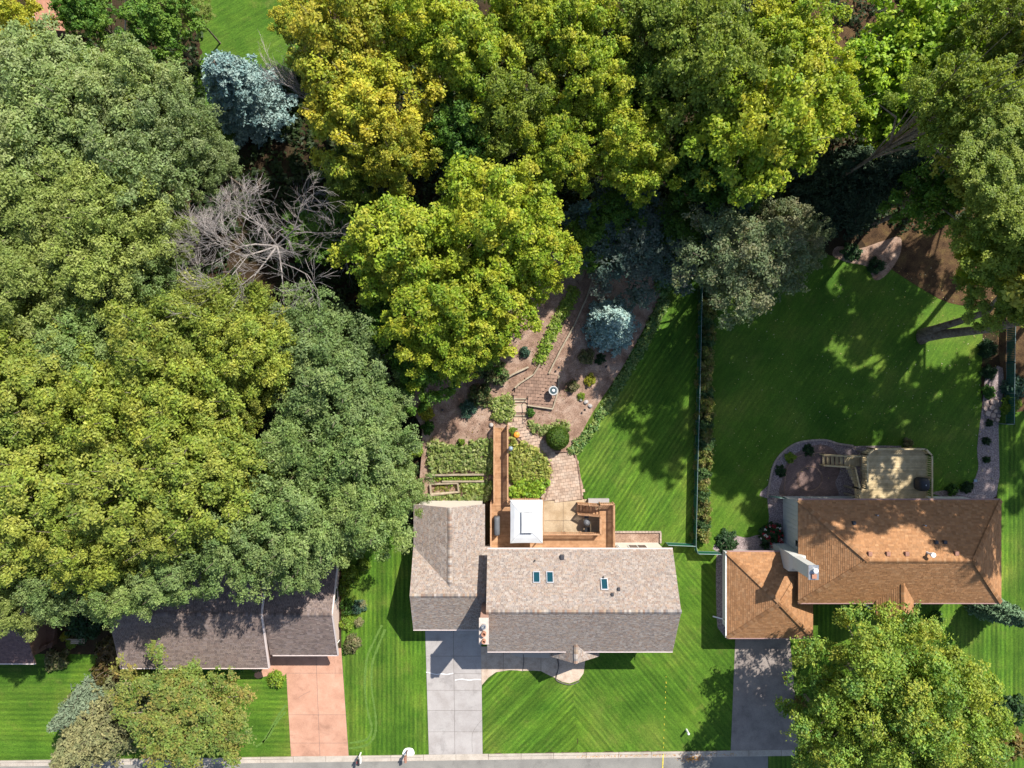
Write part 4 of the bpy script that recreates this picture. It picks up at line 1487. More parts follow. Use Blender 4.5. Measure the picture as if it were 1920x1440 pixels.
def T_(px, py, z=TZ + .95):
    return W(px, py, z)


TP = [T_(1627, 853), T_(1639, 842), T_(1736, 842), T_(1748, 854)]
yS = -10.5
x_l, x_r = TP[0].x, TP[3].x
x_b = W(1603, 0, TZ).x
yT = TP[1].y
nb = int(abs(yT - yS) / .142)
for i in range(nb):
    y = yT + (yS - yT) * (i + .5) / nb
    xa, xb = x_l, x_r
    if y > TP[0].y:
        t = (y - TP[0].y) / (yT - TP[0].y)
        xa = lerp(TP[0].x, TP[1].x, t)
    if y > TP[3].y:
        t = (y - TP[3].y) / (yT - TP[3].y)
        xb = lerp(TP[3].x, TP[2].x, t)
    if y < W(0, 914, TZ).y:
        xa = x_b
    piece('deck_board', tb, td, ((xa + xb) / 2, y, TZ - .02), 0, (xb - xa, abs(yT - yS) / nb - .018, .04))
part('frame', MB().prism([tuple(p[:2]) for p in TP] + [(x_r, yS), (x_l, yS)], TZ - .28, TZ - .05), M['timber'], td)
mb = MB()
for px, py in ((1632, 850), (1690, 846), (1742, 850), (1745, 900), (1632, 900), (1606, 918), (1606, 932)):
    c = W(px, py, TZ)
    mb.box(c.x - .07, c.x + .07, c.y - .07, c.y + .07, 0, TZ - .28)
part('support_posts', mb, M['timber'], td)
for a, b in zip(TP, TP[1:]):
    railing(td, a[:2], b[:2], TZ, tbal, M['deck_tan'])
railing(td, TP[3][:2], (x_r, yS + .05), TZ, tbal, M['deck_tan'])
railing(td, TP[0][:2], (x_l, W(0, 914, TZ).y), TZ, tbal, M['deck_tan'])
railing(td, (x_b, W(0, 914, TZ).y), (x_b, yS + .05), TZ, tbal, M['deck_tan'])
# upper flight north, landing, lower flight west
LZ = 1.3
ux0, ux1 = x_b + .02, x_l - .1
uy0, uy1 = W(0, 914, TZ).y, W(0, 874, LZ).y
for i in range(6):
    z = TZ - (i + 1) * (TZ - LZ) / 7
    piece('tread', tb, td, ((ux0 + ux1) / 2 - .07 * i, uy0 + (uy1 - uy0) * (i + .5) / 6, z - .02), 0, (ux1 - ux0, abs(uy1 - uy0) / 6 - .02, .045))
lx0, lx1 = W(1583, 0, LZ).x, W(1612, 0, LZ).x
ly0, ly1 = uy1 + .01, W(0, 854, LZ).y
for i in range(7):
    piece('landing_board', tb, td, (lx0 + (lx1 - lx0) * (i + .5) / 7, (ly0 + ly1) / 2, LZ - .02), 0, ((lx1 - lx0) / 7 - .012, ly1 - ly0, .045))
for i in range(5):
    z = LZ - (i + 1) * LZ / 6
    piece('tread', tb, td, (lx0 - .16 - i * .31, (ly0 + ly1) / 2, z - .02), 0, (.27, ly1 - ly0, .045))
railing(td, (ux0 - .02, uy0), (lx0 + .55, uy1), TZ, tbal, M['deck_tan'], z2=LZ)
railing(td, (ux1, uy0), (lx1 + .05, uy1), TZ, tbal, M['deck_tan'], z2=LZ)
railing(td, (lx1 + .05, ly0), (lx1 + .05, ly1), LZ, tbal, M['deck_tan'])
railing(td, (lx1, ly1), (lx0, ly1), LZ, tbal, M['deck_tan'])
for yy in (ly0, ly1):
    railing(td, (lx0, yy), (lx0 - 1.7, yy), LZ, tbal, M['deck_tan'], z2=.1, h=.85)
    part('stringer', MB().bar((lx0, yy, LZ - .1), (lx0 - 1.7, yy, .1), .06, .26), M['deck_tan'], td)
mb = MB()
for px, py in ((1585, 856), (1585, 872), (1610, 856), (1610, 872)):
    c = W(px, py, LZ)
    mb.box(c.x - .06, c.x + .06, c.y - .06, c.y + .06, 0, LZ - .05)
part('support_posts', mb, M['timber'], td)
# black covered barbecue
c = W(1734, 909, TZ + .9)
g = thing('covered_grill', 'grill under a black vinyl cover in the corner of the tan deck', 'grill', (c.x, c.y, TZ))
vs = []
prof = [(.50, .58, 0), (.53, .62, .45), (.50, .6, .8), (.42, .5, 1.0), (.25, .34, 1.1)]
nn = 20
for a_, b_, z in prof:
    for kk in range(nn):
        t = 2 * math.pi * kk / nn
        e = .62
        cx_ = math.copysign(abs(math.cos(t)) ** e, math.cos(t))
        sy_ = math.copysign(abs(math.sin(t)) ** e, math.sin(t))
        vs.append((c.x + a_ * cx_, c.y + b_ * sy_, TZ + z))
fs = [tuple(range((len(prof) - 1) * nn, len(prof) * nn))]
for i in range(len(prof) - 1):
    fs += [(i * nn + kk, i * nn + (kk + 1) % nn, (i + 1) * nn + (kk + 1) % nn, (i + 1) * nn + kk) for kk in range(nn)]
part('cover', MB().add(vs, fs), M['black_vinyl'], g, smooth=True)
part('cover_tag', MB().box(c.x - .02, c.x + .03, c.y - .08, c.y + .04, TZ + 1.1, TZ + 1.106), M['white'], g)
part('caster', MB().lathe([(.06, TZ), (.06, TZ + .05)], 8, c.x - .2, c.y - .3), M['black'], g)

# ------------------------------------------------------------------ left house
lh = thing('house', 'dark brown roofed house half under trees at the tinted driveway', 'house', (-25, -20, 0))
a0, a1, lS, lR, lN, l_e, l_r = -35.1, -21.8, -25.4, -20.0, -14.6, 3.0, 4.9
b0, b1, gS, gR, gN, g_e, g_r = -21.77, -15.71, -24.4, -20.1, -15.8, 2.6, 4.7
roof(lh, [([(a0, lS, l_e), (a1, lS, l_e), (a1, lR, l_r), (a0, lR, l_r)], (1, 0, 0), (0, lR - lS, l_r - l_e)),
          ([(a0, lN, l_e), (a1, lN, l_e), (a1, lR, l_r), (a0, lR, l_r)], (1, 0, 0), (0, lR - lN, l_r - l_e)),
          ([(b0, gS, g_e), (b1, gS, g_e), (b1, gR, g_r), (b0, gR, g_r)], (1, 0, 0), (0, gR - gS, g_r - g_e)),
          ([(b0, gN, g_e), (b1, gN, g_e), (b1, gR, g_r), (b0, gR, g_r)], (1, 0, 0), (0, gR - gN, g_r - g_e))],
     [((a0, lR, l_r), (a1, lR, l_r), .3), ((b0, gR, g_r), (b1, gR, g_r), .4)], DARK, 21, M['pink_siding'], tw=.3, th=.15)


def pent(x0, x1, yn, ys, yr, ze, zr):
    q = [(yn, -.2), (yn, ze), (yr, zr), (ys, ze), (ys, -.2)]
    mb = MB()
    mb.add([(x, y, z) for x in (x0, x1) for y, z in q], [(0, 1, 2, 3, 4), (9, 8, 7, 6, 5)] + [(i, 5 + i, 5 + (i + 1) % 5, (i + 1) % 5)[::-1] for i in range(5)])
    return mb


part('wall', pent(a0 + .4, a1 - .1, lN - .5, lS + .6, lR, l_e - .1, l_r - .2), M['brown_siding'], lh)
part('wall', pent(b0, b1 - .5, gN - .4, gS + .5, gR, g_e - .1, g_r - .2), M['pink_siding'], lh)
part('rake_board', MB().bar((a1 + .06, lS, l_e - .03), (a1 + .06, lR, l_r - .03), .14, .2).bar((a1 + .06, lN, l_e - .03), (a1 + .06, lR, l_r - .03), .14, .2), M['fascia'], lh)
part('rake_board', MB().bar((b1 + .05, gS, g_e - .03), (b1 + .05, gR, g_r - .03), .12, .2).bar((b1 + .05, gN, g_e - .03), (b1 + .05, gR, g_r - .03), .12, .2), M['fascia'], lh)
gutter(lh, (a0, lS - .06, l_e), (a1, lS - .06, l_e))
gutter(lh, (b0 + .2, gS - .06, g_e), (b1, gS - .06, g_e))
part('garage_door', MB().box(b0 + .5, b1 - 1.0, gS + .42, gS + .49, 0, 2.15), M['white'], lh)
w_ = part('window', MB().box(b1 - .5, b1 - .44, -19.9, -18.7, 1.0, 2.1), M['white'], lh)
part('pane', MB().box(b1 - .438, b1 - .42, -19.8, -18.8, 1.1, 2.0), M['window'], w_)
part('downspout', MB().tube([(b1 - .3, gS + .1, 2.45), (b1 - .45, gS + .42, 2.2), (b1 - .45, gS + .42, .1)], .05, 6), M['white'], lh)
for xx in (-33, -29.5, -25.5):
    w_ = part('window', MB().box(xx, xx + 1.8, lS + .53, lS + .595, .9, 2.2), M['white'], lh)
    part('pane', MB().box(xx + .1, xx + 1.7, lS + .51, lS + .528, 1.0, 2.1), M['window'], w_)
mb = MB().box(-16.9, -16.7, gS - .55, gS - .5, 0, .9)

# ------------------------------------------------------------------ far left house with its deck
fh = thing('house', 'purple-brown roofed house cut off by the left edge of the photo', 'house', (-46, -22, 0))
c0, c1, fS, fR, fN, fe, frr = -56, -42.7, -25.0, -21.0, -17.0, 3.0, 4.5
roof(fh, [([(c0, fS, fe), (c1, fS, fe), (c1, fR, frr), (c0, fR, frr)], (1, 0, 0), (0, fR - fS, frr - fe)),
          ([(c0, fN, fe), (c1, fN, fe), (c1, fR, frr), (c0, fR, frr)], (1, 0, 0), (0, fR - fN, frr - fe))],
     [((c0, fR, frr), (c1, fR, frr), .3)], PURPLE, 31, M['brown_fascia'])
part('wall', pent(c0 + .4, c1 - .4, fN - .4, fS + .5, fR, fe - .1, frr - .2), M['brown_siding'], fh)
gutter(fh, (c0, fS - .06, fe), (c1, fS - .06, fe))
part('downspout', MB().tube([(-46.6, fS + .1, 2.8), (-46.6, fS + .45, 2.5), (-46.6, fS + .45, .1), (-47.0, fS - 1.0, .08)], .06, 6), M['timber'], fh)
fdk = thing('deck', 'dark brown wooden deck beside the purple-brown roofed house', 'deck', W(85, 1180))
fb = unit_mesh('deck_board', M['deck_old'])
p = W(45, 1140, .9)
q = W(112, 1215, .9)
for i in range(22):
    y = lerp(p.y, q.y, (i + .5) / 22)
    piece('deck_board', fb, fdk, ((p.x + q.x) / 2 - i * .02, y, .88), 0, (q.x - p.x - i * .03, abs(p.y - q.y) / 22 - .01, .04))
part('frame', MB().box(p.x + .1, q.x - .8, q.y + .1, p.y - .1, 0, .84), M['deck_old'], fdk)
railing(fdk, (W(66, 1222).x, W(66, 1222).y), (W(110, 1196).x, W(110, 1196).y), .9, unit_mesh('baluster', M['deck_old']), M['deck_old'])
c = W(86, 1205)
ch_ = thing('lawn_chair', 'red and white chair on the dark brown deck', 'chair', (c.x, c.y, .9))
part('seat', MB().box(c.x - .26, c.x + .26, c.y - .26, c.y + .2, 1.3, 1.36), M['red'], ch_, bevel=.01)
part('backrest', MB().box(c.x - .1, c.x + .3, c.y + .2, c.y + .27, 1.36, 1.85), M['white'], ch_, bevel=.01)
for sx in (-1, 1):
    for sy in (-1, 1):
        part('leg', MB().box(c.x + sx * .22 - .025, c.x + sx * .22 + .025, c.y + sy * .2 - .025, c.y + sy * .2 + .025, .9, 1.3), M['white'], ch_)
c = W(149, 1199)
bn = thing('bench', 'pale wooden garden bench on the grass between the two left houses', 'bench', (c.x, c.y, 0))
for i in range(3):
    part('seat_slat', MB().box(c.x - .75, c.x + .75, c.y - .25 + i * .17, c.y - .11 + i * .17, .42, .46), M['timber'], bn)
part('backrest', MB().box(c.x - .75, c.x + .75, c.y + .27, c.y + .31, .5, .85), M['timber'], bn)
for sx in (-1, 1):
    part('leg', MB().box(c.x + sx * .65 - .04, c.x + sx * .65 + .04, c.y - .2, c.y + .28, 0, .42), M['timber'], bn)

# small red-roofed shed at the top left corner
sx_, sy_ = W(88, 22, 2.6)[:2]
sh = thing('shed', 'shed with red-brown ribbed roof between trees in the top left corner', 'shed', (sx_, sy_, 0))
part('wall', MB().box(sx_ - 1.3, sx_ + 1.3, sy_ - 1.2, sy_ + 1.6, 0, 2.4), M['brown_siding'], sh)
part('roof', MB().prism([(sx_ - 1.0, sy_ - 1.5), (sx_ + 1.6, sy_ - 1.7), (sx_ + .9, sy_ + 1.9), (sx_ - 1.5, sy_ + 1.9)], 2.42, 2.55), M['clay'], sh)
for i in range(7):
    part('roof_rib', MB().bar((sx_ - .85 + i * .38, sy_ - 1.5, 2.57), (sx_ - 1.4 + i * .36, sy_ + 1.85, 2.57), .06, .06), M['clay'], sh)
part('trim', MB().bar((sx_ - 1.05, sy_ - 1.5, 2.56), (sx_ - 1.55, sy_ + 1.9, 2.56), .16, .14), M['white'], sh)

# ------------------------------------------------------------------ fences
def fence(name, label, pts, h=1.2, slats=True, gate=False, step=.16):
    t = thing(name, label, 'gate' if gate else 'fence', W(*pts[0]))
    for a, b in zip(pts, pts[1:]):
        p, q = W(*a), W(*b)
        d = q - p
        L = d.length
        up = Vector((0, 0, 1))
        part('top_rail', MB().tube([p + up * h, q + up * h], .03, 6), M['fence_steel'], t)
        part('bottom_rail', MB().tube([p + up * .1, q + up * .1], .02, 5), M['fence_steel'], t)
        n = max(1, int(round(L / 2.4)))
        for i in range(n + 1):
            c = p + d * (i / n)
            part('post', MB().tube([c, c + up * (h + .06)], .04, 8), M['fence_steel'], t)
        if slats:
            mb = MB()
            m = int(L / step)
            for i in range(m):
                c0_ = p + d * ((i + .08) / m)
                c1_ = p + d * ((i + .92) / m)
                mb.bar(c0_ + up * (h / 2 + .04), c1_ + up * (h / 2 + .04), .015, h - .16)
            part('slats', mb, M['fence_green'], t, kind='stuff')
    return t


fence('chain_link_fence', 'long green slatted chain link fence between the striped lawn and the shrub row', [(1311, 525), (1307, 700), (1302, 880), (1299, 1018)])
fence('fence_gate', 'green gate between the taupe house corner and the long fence', [(1248, 1017), (1298, 1019)], gate=True)
fence('chain_link_fence', 'short dark fence from the long fence to the orange-brown garage', [(1299, 1019), (1303, 1033), (1345, 1034)])
fence('chain_link_fence', 'green chain link fence at the right edge beside the flagstones', [(1888, 560), (1886, 680), (1885, 794), (1872, 794)])
fence('metal_fence', 'low dark metal fence from the round patio to the house corner', [(1440, 929), (1468, 932)], 1.0)

# ------------------------------------------------------------------ street furniture
c = W(677, 1411)
mbx = thing('mailbox', 'mailbox with a white newspaper holder on a wooden post by the tinted driveway', 'mailbox', (c.x, c.y, 0))
part('post', MB().box(c.x - .05, c.x + .05, c.y - .05, c.y + .05, 0, 1.0), M['white'], mbx)
part('arm', MB().box(c.x - .04, c.x + .04, c.y - .55, c.y + .05, .94, 1.02), M['timber'], mbx)


def dome_box(cx_, y0_, y1_, z_, w, h):
    pr = [(-w, 0), (w, 0), (w, h * .6), (w * .7, h * .88), (0, h), (-w * .7, h * .88), (-w, h * .6)]
    n = len(pr)
    return MB().add([(cx_ + a, y, z_ + b) for y in (y0_, y1_) for a, b in pr],
                    [tuple(range(n)), tuple(range(n, 2 * n))[::-1]] + [(i, n + i, n + (i + 1) % n, (i + 1) % n) for i in range(n)])


part('box', dome_box(c.x - .02, c.y - .62, c.y - .1, 1.02, .1, .22), M['black'], mbx)
part('newspaper_holder', dome_box(c.x + .14, c.y - .5, c.y + .05, .85, .07, .16), M['white'], mbx)
part('flag', MB().box(c.x - .14, c.x - .125, c.y - .4, c.y - .2, 1.15, 1.3), M['red'], mbx)
c = W(764, 1406)
mb2 = thing('mailbox', 'brown mailbox on a post above the white pad beside the grey driveway', 'mailbox', (c.x, c.y, 0))
part('post', MB().box(c.x - .05, c.x + .05, c.y - .05, c.y + .05, 0, 1.0), M['brown_siding'], mb2)
part('brace', MB().bar((c.x, c.y - .05, .6), (c.x, c.y - .4, .98), .07, .07), M['brown_siding'], mb2)
part('box', dome_box(c.x - .02, c.y - .6, c.y - .02, 1.0, .11, .24), M['brown_vent'], mb2)
part('flag', MB().box(c.x - .15, c.x - .135, c.y - .35, c.y - .15, 1.15, 1.3), M['red'], mb2)
single('mailbox_pad', MB().prism([tuple(W(*p)[:2]) for p in curve([(756, 1415), (757, 1406), (762, 1402.5), (769, 1402), (775, 1405), (776, 1415)], 4)], 0, .06), M['white'],
       'white rounded concrete pad on the lawn under the brown mailbox', 'pad', bevel=.01)
c = W(1287, 1368)
t = thing('marker_post', 'short white utility marker post standing on the front lawn', 'post', (c.x, c.y, 0))
part('tube', MB().lathe([(.1, 0), (.1, .8)], 14, c.x, c.y), M['white'], t)
part('cap', MB().lathe([(.11, .8), (.11, .86), (.05, .92)], 14, c.x, c.y), M['white'], t)
um = thing('utility_marking', 'dashed yellow utility marking running over the lawn and onto the road', 'marking', W(1246, 1340))
for y in range(1412, 1446, 4):
    a, b = W(1243.5 - (y - 1412) * .04 + RND.uniform(-.4, .4), y), W(1243.3 - (y - 1408) * .04 + RND.uniform(-.4, .4), y + RND.uniform(3, 4.6))
    part('dash', MB().bar(a + Vector((0, 0, .03 if y > 1413 else .14)), b + Vector((0, 0, .03)), .085, .006), M['yellow'], um)
y = 1268
while y < 1405:
    a = W(1249 - (y - 1270) * .04 + RND.uniform(-.6, .6), y)
    b = W(1249 - (y - 1270) * .04 + RND.uniform(-.6, .6), y + RND.uniform(1.5, 4))
    part('dash', MB().bar(a + Vector((0, 0, .025)), b + Vector((0, 0, .025)), .036, .008), M['yellow'], um)
    y += RND.uniform(7, 16)
mb = MB()
for _ in range(900):
    px, py = RND.uniform(1330, 1870), RND.uniform(500, 900)
    if RND.random() > .35 + .65 * (px - 1330) / 540:
        continue
    c = W(px, py)
    a = RND.random() * 6.28
    s_ = RND.uniform(.03, .075)
    z = .03 + RND.random() * .02
    mb.add([(c.x + s_ * math.cos(a), c.y + s_ * math.sin(a), z), (c.x - s_ * .6 * math.sin(a), c.y + s_ * .6 * math.cos(a), z + .015), (c.x - s_ * math.cos(a), c.y - s_ * math.sin(a), z), (c.x + s_ * .6 * math.sin(a), c.y - s_ * .6 * math.cos(a), z + .02)], [(0, 1, 2, 3)],
           RND.choice([(.45, .40, .20), (.5, .42, .12), (.35, .3, .12), (.55, .5, .35)]))
single('fallen_leaves', mb, M['petal'], 'pale fallen leaves sprinkled over the shaded right lawn', 'leaves', kind='stuff')
mb = MB()
for _ in range(420):
    u = RND.random()
    px = RND.gauss(1297, 10) if u < .45 else RND.uniform(1080, 1380)
    py = RND.gauss(ky(px) + 14, 3.0) if u < .45 else ky(px) + RND.uniform(4, 9)
    c = W(px, py)
    a = RND.random() * 6.28
    s_ = RND.uniform(.03, .07)
    z = .03 + RND.random() * .01
    col = RND.choice([(.5, .22, .05), (.55, .34, .08), (.38, .16, .05)])
    mb.add([(c.x + s_ * math.cos(a), c.y + s_ * math.sin(a), z), (c.x - s_ * .5 * math.sin(a), c.y + s_ * .5 * math.cos(a), z + .01), (c.x - s_ * math.cos(a), c.y - s_ * math.sin(a), z), (c.x + s_ * .5 * math.sin(a), c.y - s_ * .5 * math.cos(a), z + .01)], [(0, 1, 2, 3)], col)
single('fallen_leaves', mb, M['petal'], 'scatter of orange fallen leaves in the gutter', 'leaves', kind='stuff')
pa, pb = W(234.5, 76, 2.0), W(237, -30, 6.5)
fp = thing('leaning_pole', 'thin pale pole among the dark trees at the top left', 'pole', (pa.x, pa.y, 0))
part('shaft', MB().tube([pa - (pb - pa) * .4, pa, pb], [.08, .075, .06], 8), M['steel'], fp)
c = W(1828, 901)
single('splash_block', MB().box(c.x - .15, c.x + .15, c.y - .12, c.y + .12, .02, .12), M['bluegrey'], 'small pale green utility lid in the rock bed right of the tan deck', 'lid', bevel=.01)
# ------------------------------------------------------------------ foliage
def leaf_mesh(name, C, Nrm, L, Wd, colr, mat, seed, bright=1.0):
    """one small four-cornered leaf per row; C centres, Nrm normals, L half length, Wd half width"""
    rng = np.random.default_rng(seed)
    n = len(C)
    Nrm = Nrm / (np.linalg.norm(Nrm, axis=1, keepdims=True) + 1e-9)
    r = rng.normal(size=(n, 3))
    t = np.cross(Nrm, r)
    t /= np.linalg.norm(t, axis=1, keepdims=True) + 1e-9
    b = np.cross(Nrm, t)
    L = np.broadcast_to(L, (n,))[:, None]
    Wd = np.broadcast_to(Wd, (n,))[:, None]
    V = np.empty((n, 4, 3), np.float32)
    dr = Nrm * (L * 0.25)
    V[:, 0] = C + t * L - dr
    V[:, 1] = C + b * Wd
    V[:, 2] = C - t * L - dr
    V[:, 3] = C - b * Wd
    me = bpy.data.meshes.new(name)
    me.vertices.add(n * 4)
    me.vertices.foreach_set('co', V.reshape(-1))
    me.loops.add(n * 4)
    me.loops.foreach_set('vertex_index', np.arange(n * 4, dtype=np.int32))
    me.polygons.add(n)
    me.polygons.foreach_set('loop_start', np.arange(n, dtype=np.int32) * 4)
    me.polygons.foreach_set('loop_total', np.full(n, 4, np.int32))
    at = me.color_attributes.new('col', 'FLOAT_COLOR', 'POINT')
    cc = np.ones((n, 4, 4), np.float32)
    cc[:, :, :3] = np.clip(colr * bright, 0, 1)[:, None, :]
    at.data.foreach_set('color', cc.reshape(-1))
    me.materials.append(mat)
    me.update()
    me.validate()
    return me


def pick(rng, pal, n, w=None):
    pal = np.array(pal)
    i = rng.choice(len(pal), n, p=w)
    return pal[i]


KIND = {
    # palette of leaf colours, leaf half length, half width, lumps, tufts, leaves, evenness of the lump size
    'ash':    dict(pal=[(0.103, 0.143, 0.052), (0.135, 0.171, 0.070), (0.081, 0.120, 0.043), (0.162, 0.183, 0.088), (0.119, 0.160, 0.046)], L=.14, W=.06, nc=70, nt=24, nl=15, rc=(.14, .25), sq=.6),
    'linden': dict(pal=[(0.118, 0.153, 0.035), (0.148, 0.178, 0.043), (0.092, 0.128, 0.029), (0.169, 0.189, 0.058)], L=.12, W=.06, nc=70, nt=24, nl=18, rc=(.13, .25), sq=.55),
    'oak':    dict(pal=[(0.135, 0.168, 0.023), (0.104, 0.144, 0.022), (0.171, 0.193, 0.032), (0.076, 0.118, 0.022), (0.194, 0.193, 0.037)], L=.125, W=.07, nc=74, nt=22, nl=18, rc=(.12, .23), sq=.55),
    'locust': dict(pal=[(0.083, 0.133, 0.038), (0.114, 0.161, 0.048), (0.066, 0.107, 0.033), (0.141, 0.175, 0.058), (0.107, 0.143, 0.058)], L=.13, W=.065, nc=72, nt=24, nl=15, rc=(.13, .25), sq=.6),
    'maple':  dict(pal=[(0.150, 0.199, 0.014), (0.112, 0.163, 0.013), (0.203, 0.230, 0.019), (0.242, 0.224, 0.023), (0.082, 0.143, 0.013)], L=.14, W=.085, nc=76, nt=19, nl=18, rc=(.11, .21), sq=.7),
    'gold':   dict(pal=[(0.194, 0.197, 0.018), (0.238, 0.206, 0.020), (0.158, 0.187, 0.018), (0.261, 0.221, 0.025), (0.103, 0.149, 0.016)], L=.135, W=.08, nc=76, nt=20, nl=18, rc=(.11, .21), sq=.7),
    'bright': dict(pal=[(0.107, 0.189, 0.010), (0.158, 0.230, 0.013), (0.076, 0.153, 0.010), (0.204, 0.255, 0.017)], L=.21, W=.12, nc=54, nt=18, nl=12, rc=(.15, .27), sq=.5),
    'green':  dict(pal=[(0.046, 0.102, 0.014), (0.067, 0.128, 0.017), (0.035, 0.082, 0.013), (0.092, 0.143, 0.020)], L=.17, W=.10, nc=62, nt=19, nl=14, rc=(.13, .24), sq=.65),
    'dull':   dict(pal=[(0.097, 0.136, 0.017), (0.124, 0.155, 0.022), (0.070, 0.112, 0.015), (0.147, 0.169, 0.024)], L=.13, W=.075, nc=72, nt=19, nl=18, rc=(.11, .22), sq=.65),
    'crab':   dict(pal=[(.080, .110, .050), (.11, .13, .07), (.06, .085, .038), (.16, .14, .08), (.09, .12, .05)], L=.12, W=.07, nc=66, nt=22, nl=13, rc=(.12, .23), sq=.65),
    'rust':   dict(pal=[(0.107, 0.147, 0.028), (0.130, 0.168, 0.032), (0.079, 0.126, 0.026), (0.154, 0.147, 0.035), (0.069, 0.116, 0.031), (0.186, 0.131, 0.038)], L=.12, W=.07, nc=66, nt=22, nl=13, rc=(.12, .23), sq=.65),
    'plum':   dict(pal=[(.042, .070, .055), (.055, .085, .070), (.035, .06, .045), (.085, .09, .075)], L=.13, W=.07, nc=62, nt=22, nl=13, rc=(.15, .26), sq=.65),
    'big':    dict(pal=[(0.092, 0.158, 0.023), (0.123, 0.184, 0.028), (0.070, 0.128, 0.023), (0.167, 0.204, 0.028), (0.211, 0.204, 0.029), (0.062, 0.128, 0.029)], L=.135, W=.08, nc=150, nt=30, nl=17, rc=(.10, .19), sq=.6),
    'open':   dict(pal=[(0.127, 0.148, 0.023), (0.163, 0.168, 0.029), (0.092, 0.122, 0.020), (0.214, 0.194, 0.032)], L=.17, W=.095, nc=44, nt=18, nl=13, rc=(.11, .20), sq=.6),
}


def crown_mesh(kind, r, hh, seed):
    """crown of many leaf tufts gathered into branch-end lumps; r half width, hh half height, metres"""
    K = KIND[kind]
    rng = np.random.default_rng(seed)
    nc = K['nc']
    i = np.arange(nc) + .5
    z = 1 - 1.45 * i / nc
    th = i * 2.399963 + rng.uniform(0, 6.28)
    rho = np.sqrt(np.clip(1 - z * z, 0, 1))
    ph = rng.uniform(0, 6.28, 4)
    lob = 1 + .13 * np.sin(2 * th + ph[0]) + .10 * np.sin(3 * th + ph[1]) + .08 * np.sin(5 * th + ph[2])
    rad = rng.uniform(.50, 1.06, nc)
    cx = rho * np.cos(th) * rad * lob * r
    cy = rho * np.sin(th) * rad * lob * r
    cz = z * rng.uniform(.55, 1.0, nc) * hh
    cen = np.stack([cx, cy, cz], 1)
    ni = nc // 3                                   # lumps inside the crown, carried by the inner limbs
    q = rng.normal(size=(ni, 3))
    q /= np.linalg.norm(q, axis=1, keepdims=True)
    q *= rng.uniform(.15, .55, (ni, 1)) * np.array([r, r, hh * .7])
    cen = np.concatenate([cen, q])
    nc += ni
    cen += rng.normal(size=cen.shape) * r * .05
    rc = rng.uniform(*K['rc'], nc) * r
    nt = K['nt']
    d = rng.normal(size=(nc, nt, 3))
    d[..., 2] = d[..., 2] * .8 + .35
    d /= np.linalg.norm(d, axis=2, keepdims=True)
    k = rng.uniform(.45, 1.05, (nc, nt, 1))
    sq = np.array([1, 1, K['sq']])
    tuft = cen[:, None, :] + d * k * rc[:, None, None] * sq
    nl = K['nl']
    off = rng.normal(size=(nc, nt, nl, 3)) * np.array([.17, .17, .10]) * (r / 5) ** .3
    P = (tuft[:, :, None, :] + off).reshape(-1, 3)
    D = np.broadcast_to(d[:, :, None, :], (nc, nt, nl, 3)).reshape(-1, 3)
    n = len(P)
    N = D * .5 + np.array([.12, .15, .8]) + rng.normal(size=(n, 3)) * .42
    pal = np.array(K['pal'])
    base = pal[rng.integers(0, len(pal), nc)]
    tcol = pal[rng.integers(0, len(pal), (nc, nt))]
    col = .35 * base[:, None, None, :] + .40 * tcol[:, :, None, :] + .25 * pal[rng.integers(0, len(pal), (nc, nt, nl))]
    col = col.reshape(-1, 3) * rng.uniform(.68, 1.34, (n, 1))
    L = K['L'] * rng.uniform(.65, 1.25, n)
    me = leaf_mesh('crown_leaves', P, N, L, L * K['W'] / K['L'], col, M['leaf'], seed, 2.0)
    return me, cen


def limbs(cen, zc, r, rng, tr, lean=(0, 0)):
    mb = MB()
    top = Vector((lean[0] * .5, lean[1] * .5, zc - .1))
    mb.tube([(0, 0, -.2), (0, 0, .3), (lean[0] * .2, lean[1] * .2, zc * .45), top], [tr * 1.35, tr, tr * .75, tr * .4], 8)
    for j in range(0, len(cen), 3):
        c = Vector(cen[j]) + Vector((0, 0, zc))
        s0 = Vector((lean[0] * .3, lean[1] * .3, zc * rng.uniform(.45, .75)))
        m = s0.lerp(c, .5) + Vector((rng.uniform(-.4, .4), rng.uniform(-.4, .4), rng.uniform(.1, .6)))
        e = c + (c - m).normalized() * rng.uniform(.0, .9)
        mb.tube([s0, m, e], [tr * .32, tr * .18, .02], 4, cap=False)
    return mb


CR = {}


def make_tree_parts(kind, var, r, hh, zc, tr):
    key = (kind, var)
    if key not in CR:
        me, cen = crown_mesh(kind, r, hh, sum(map(ord, kind)) * 13 + var * 101)
        rng = random.Random(var * 7 + len(kind))
        tm = limbs(cen, zc, r, rng, tr).mesh('trunk', M['bark'])
        CR[key] = (me, tm)
    return CR[key]


TREES = 0


def tree(px, py, rpx, top, kind, label, group=None, cat='tree', nvar=4, stretch=1.0, name='tree'):
    """crown seen centred at (px, py) with radius rpx pixels; top is the height of the tree"""
    global TREES
    R0, HH0, ZC0 = (9.0, 4.6, 7.5) if kind == 'big' else (5.0, 4.0, 9.0)
    zc = top - top * .27
    P = W(px, py, zc)
    r = rpx / PPM * (1 - zc / H)
    sc = r / R0 * 1.06
    var = TREES % nvar
    TREES += 1
    cm, tm = make_tree_parts(kind, var, R0, HH0, ZC0, .30 if kind != 'big' else .42)
    hs = (top - zc) / HH0 if kind != 'big' else top * .42 / HH0
    hs = max(.6 * sc, min(hs, 1.5 * sc))
    t = thing(name, label, cat, (P.x, P.y, 0), group)
    t.rotation_euler = (0, 0, RND.uniform(0, 6.28))
    tr_ = link('trunk', tm, t)
    tr_.scale = (sc, sc, zc / ZC0)
    c = link('crown', cm, t)
    c.location = (0, 0, zc)
    c.scale = (sc, sc * stretch, hs)
    return t


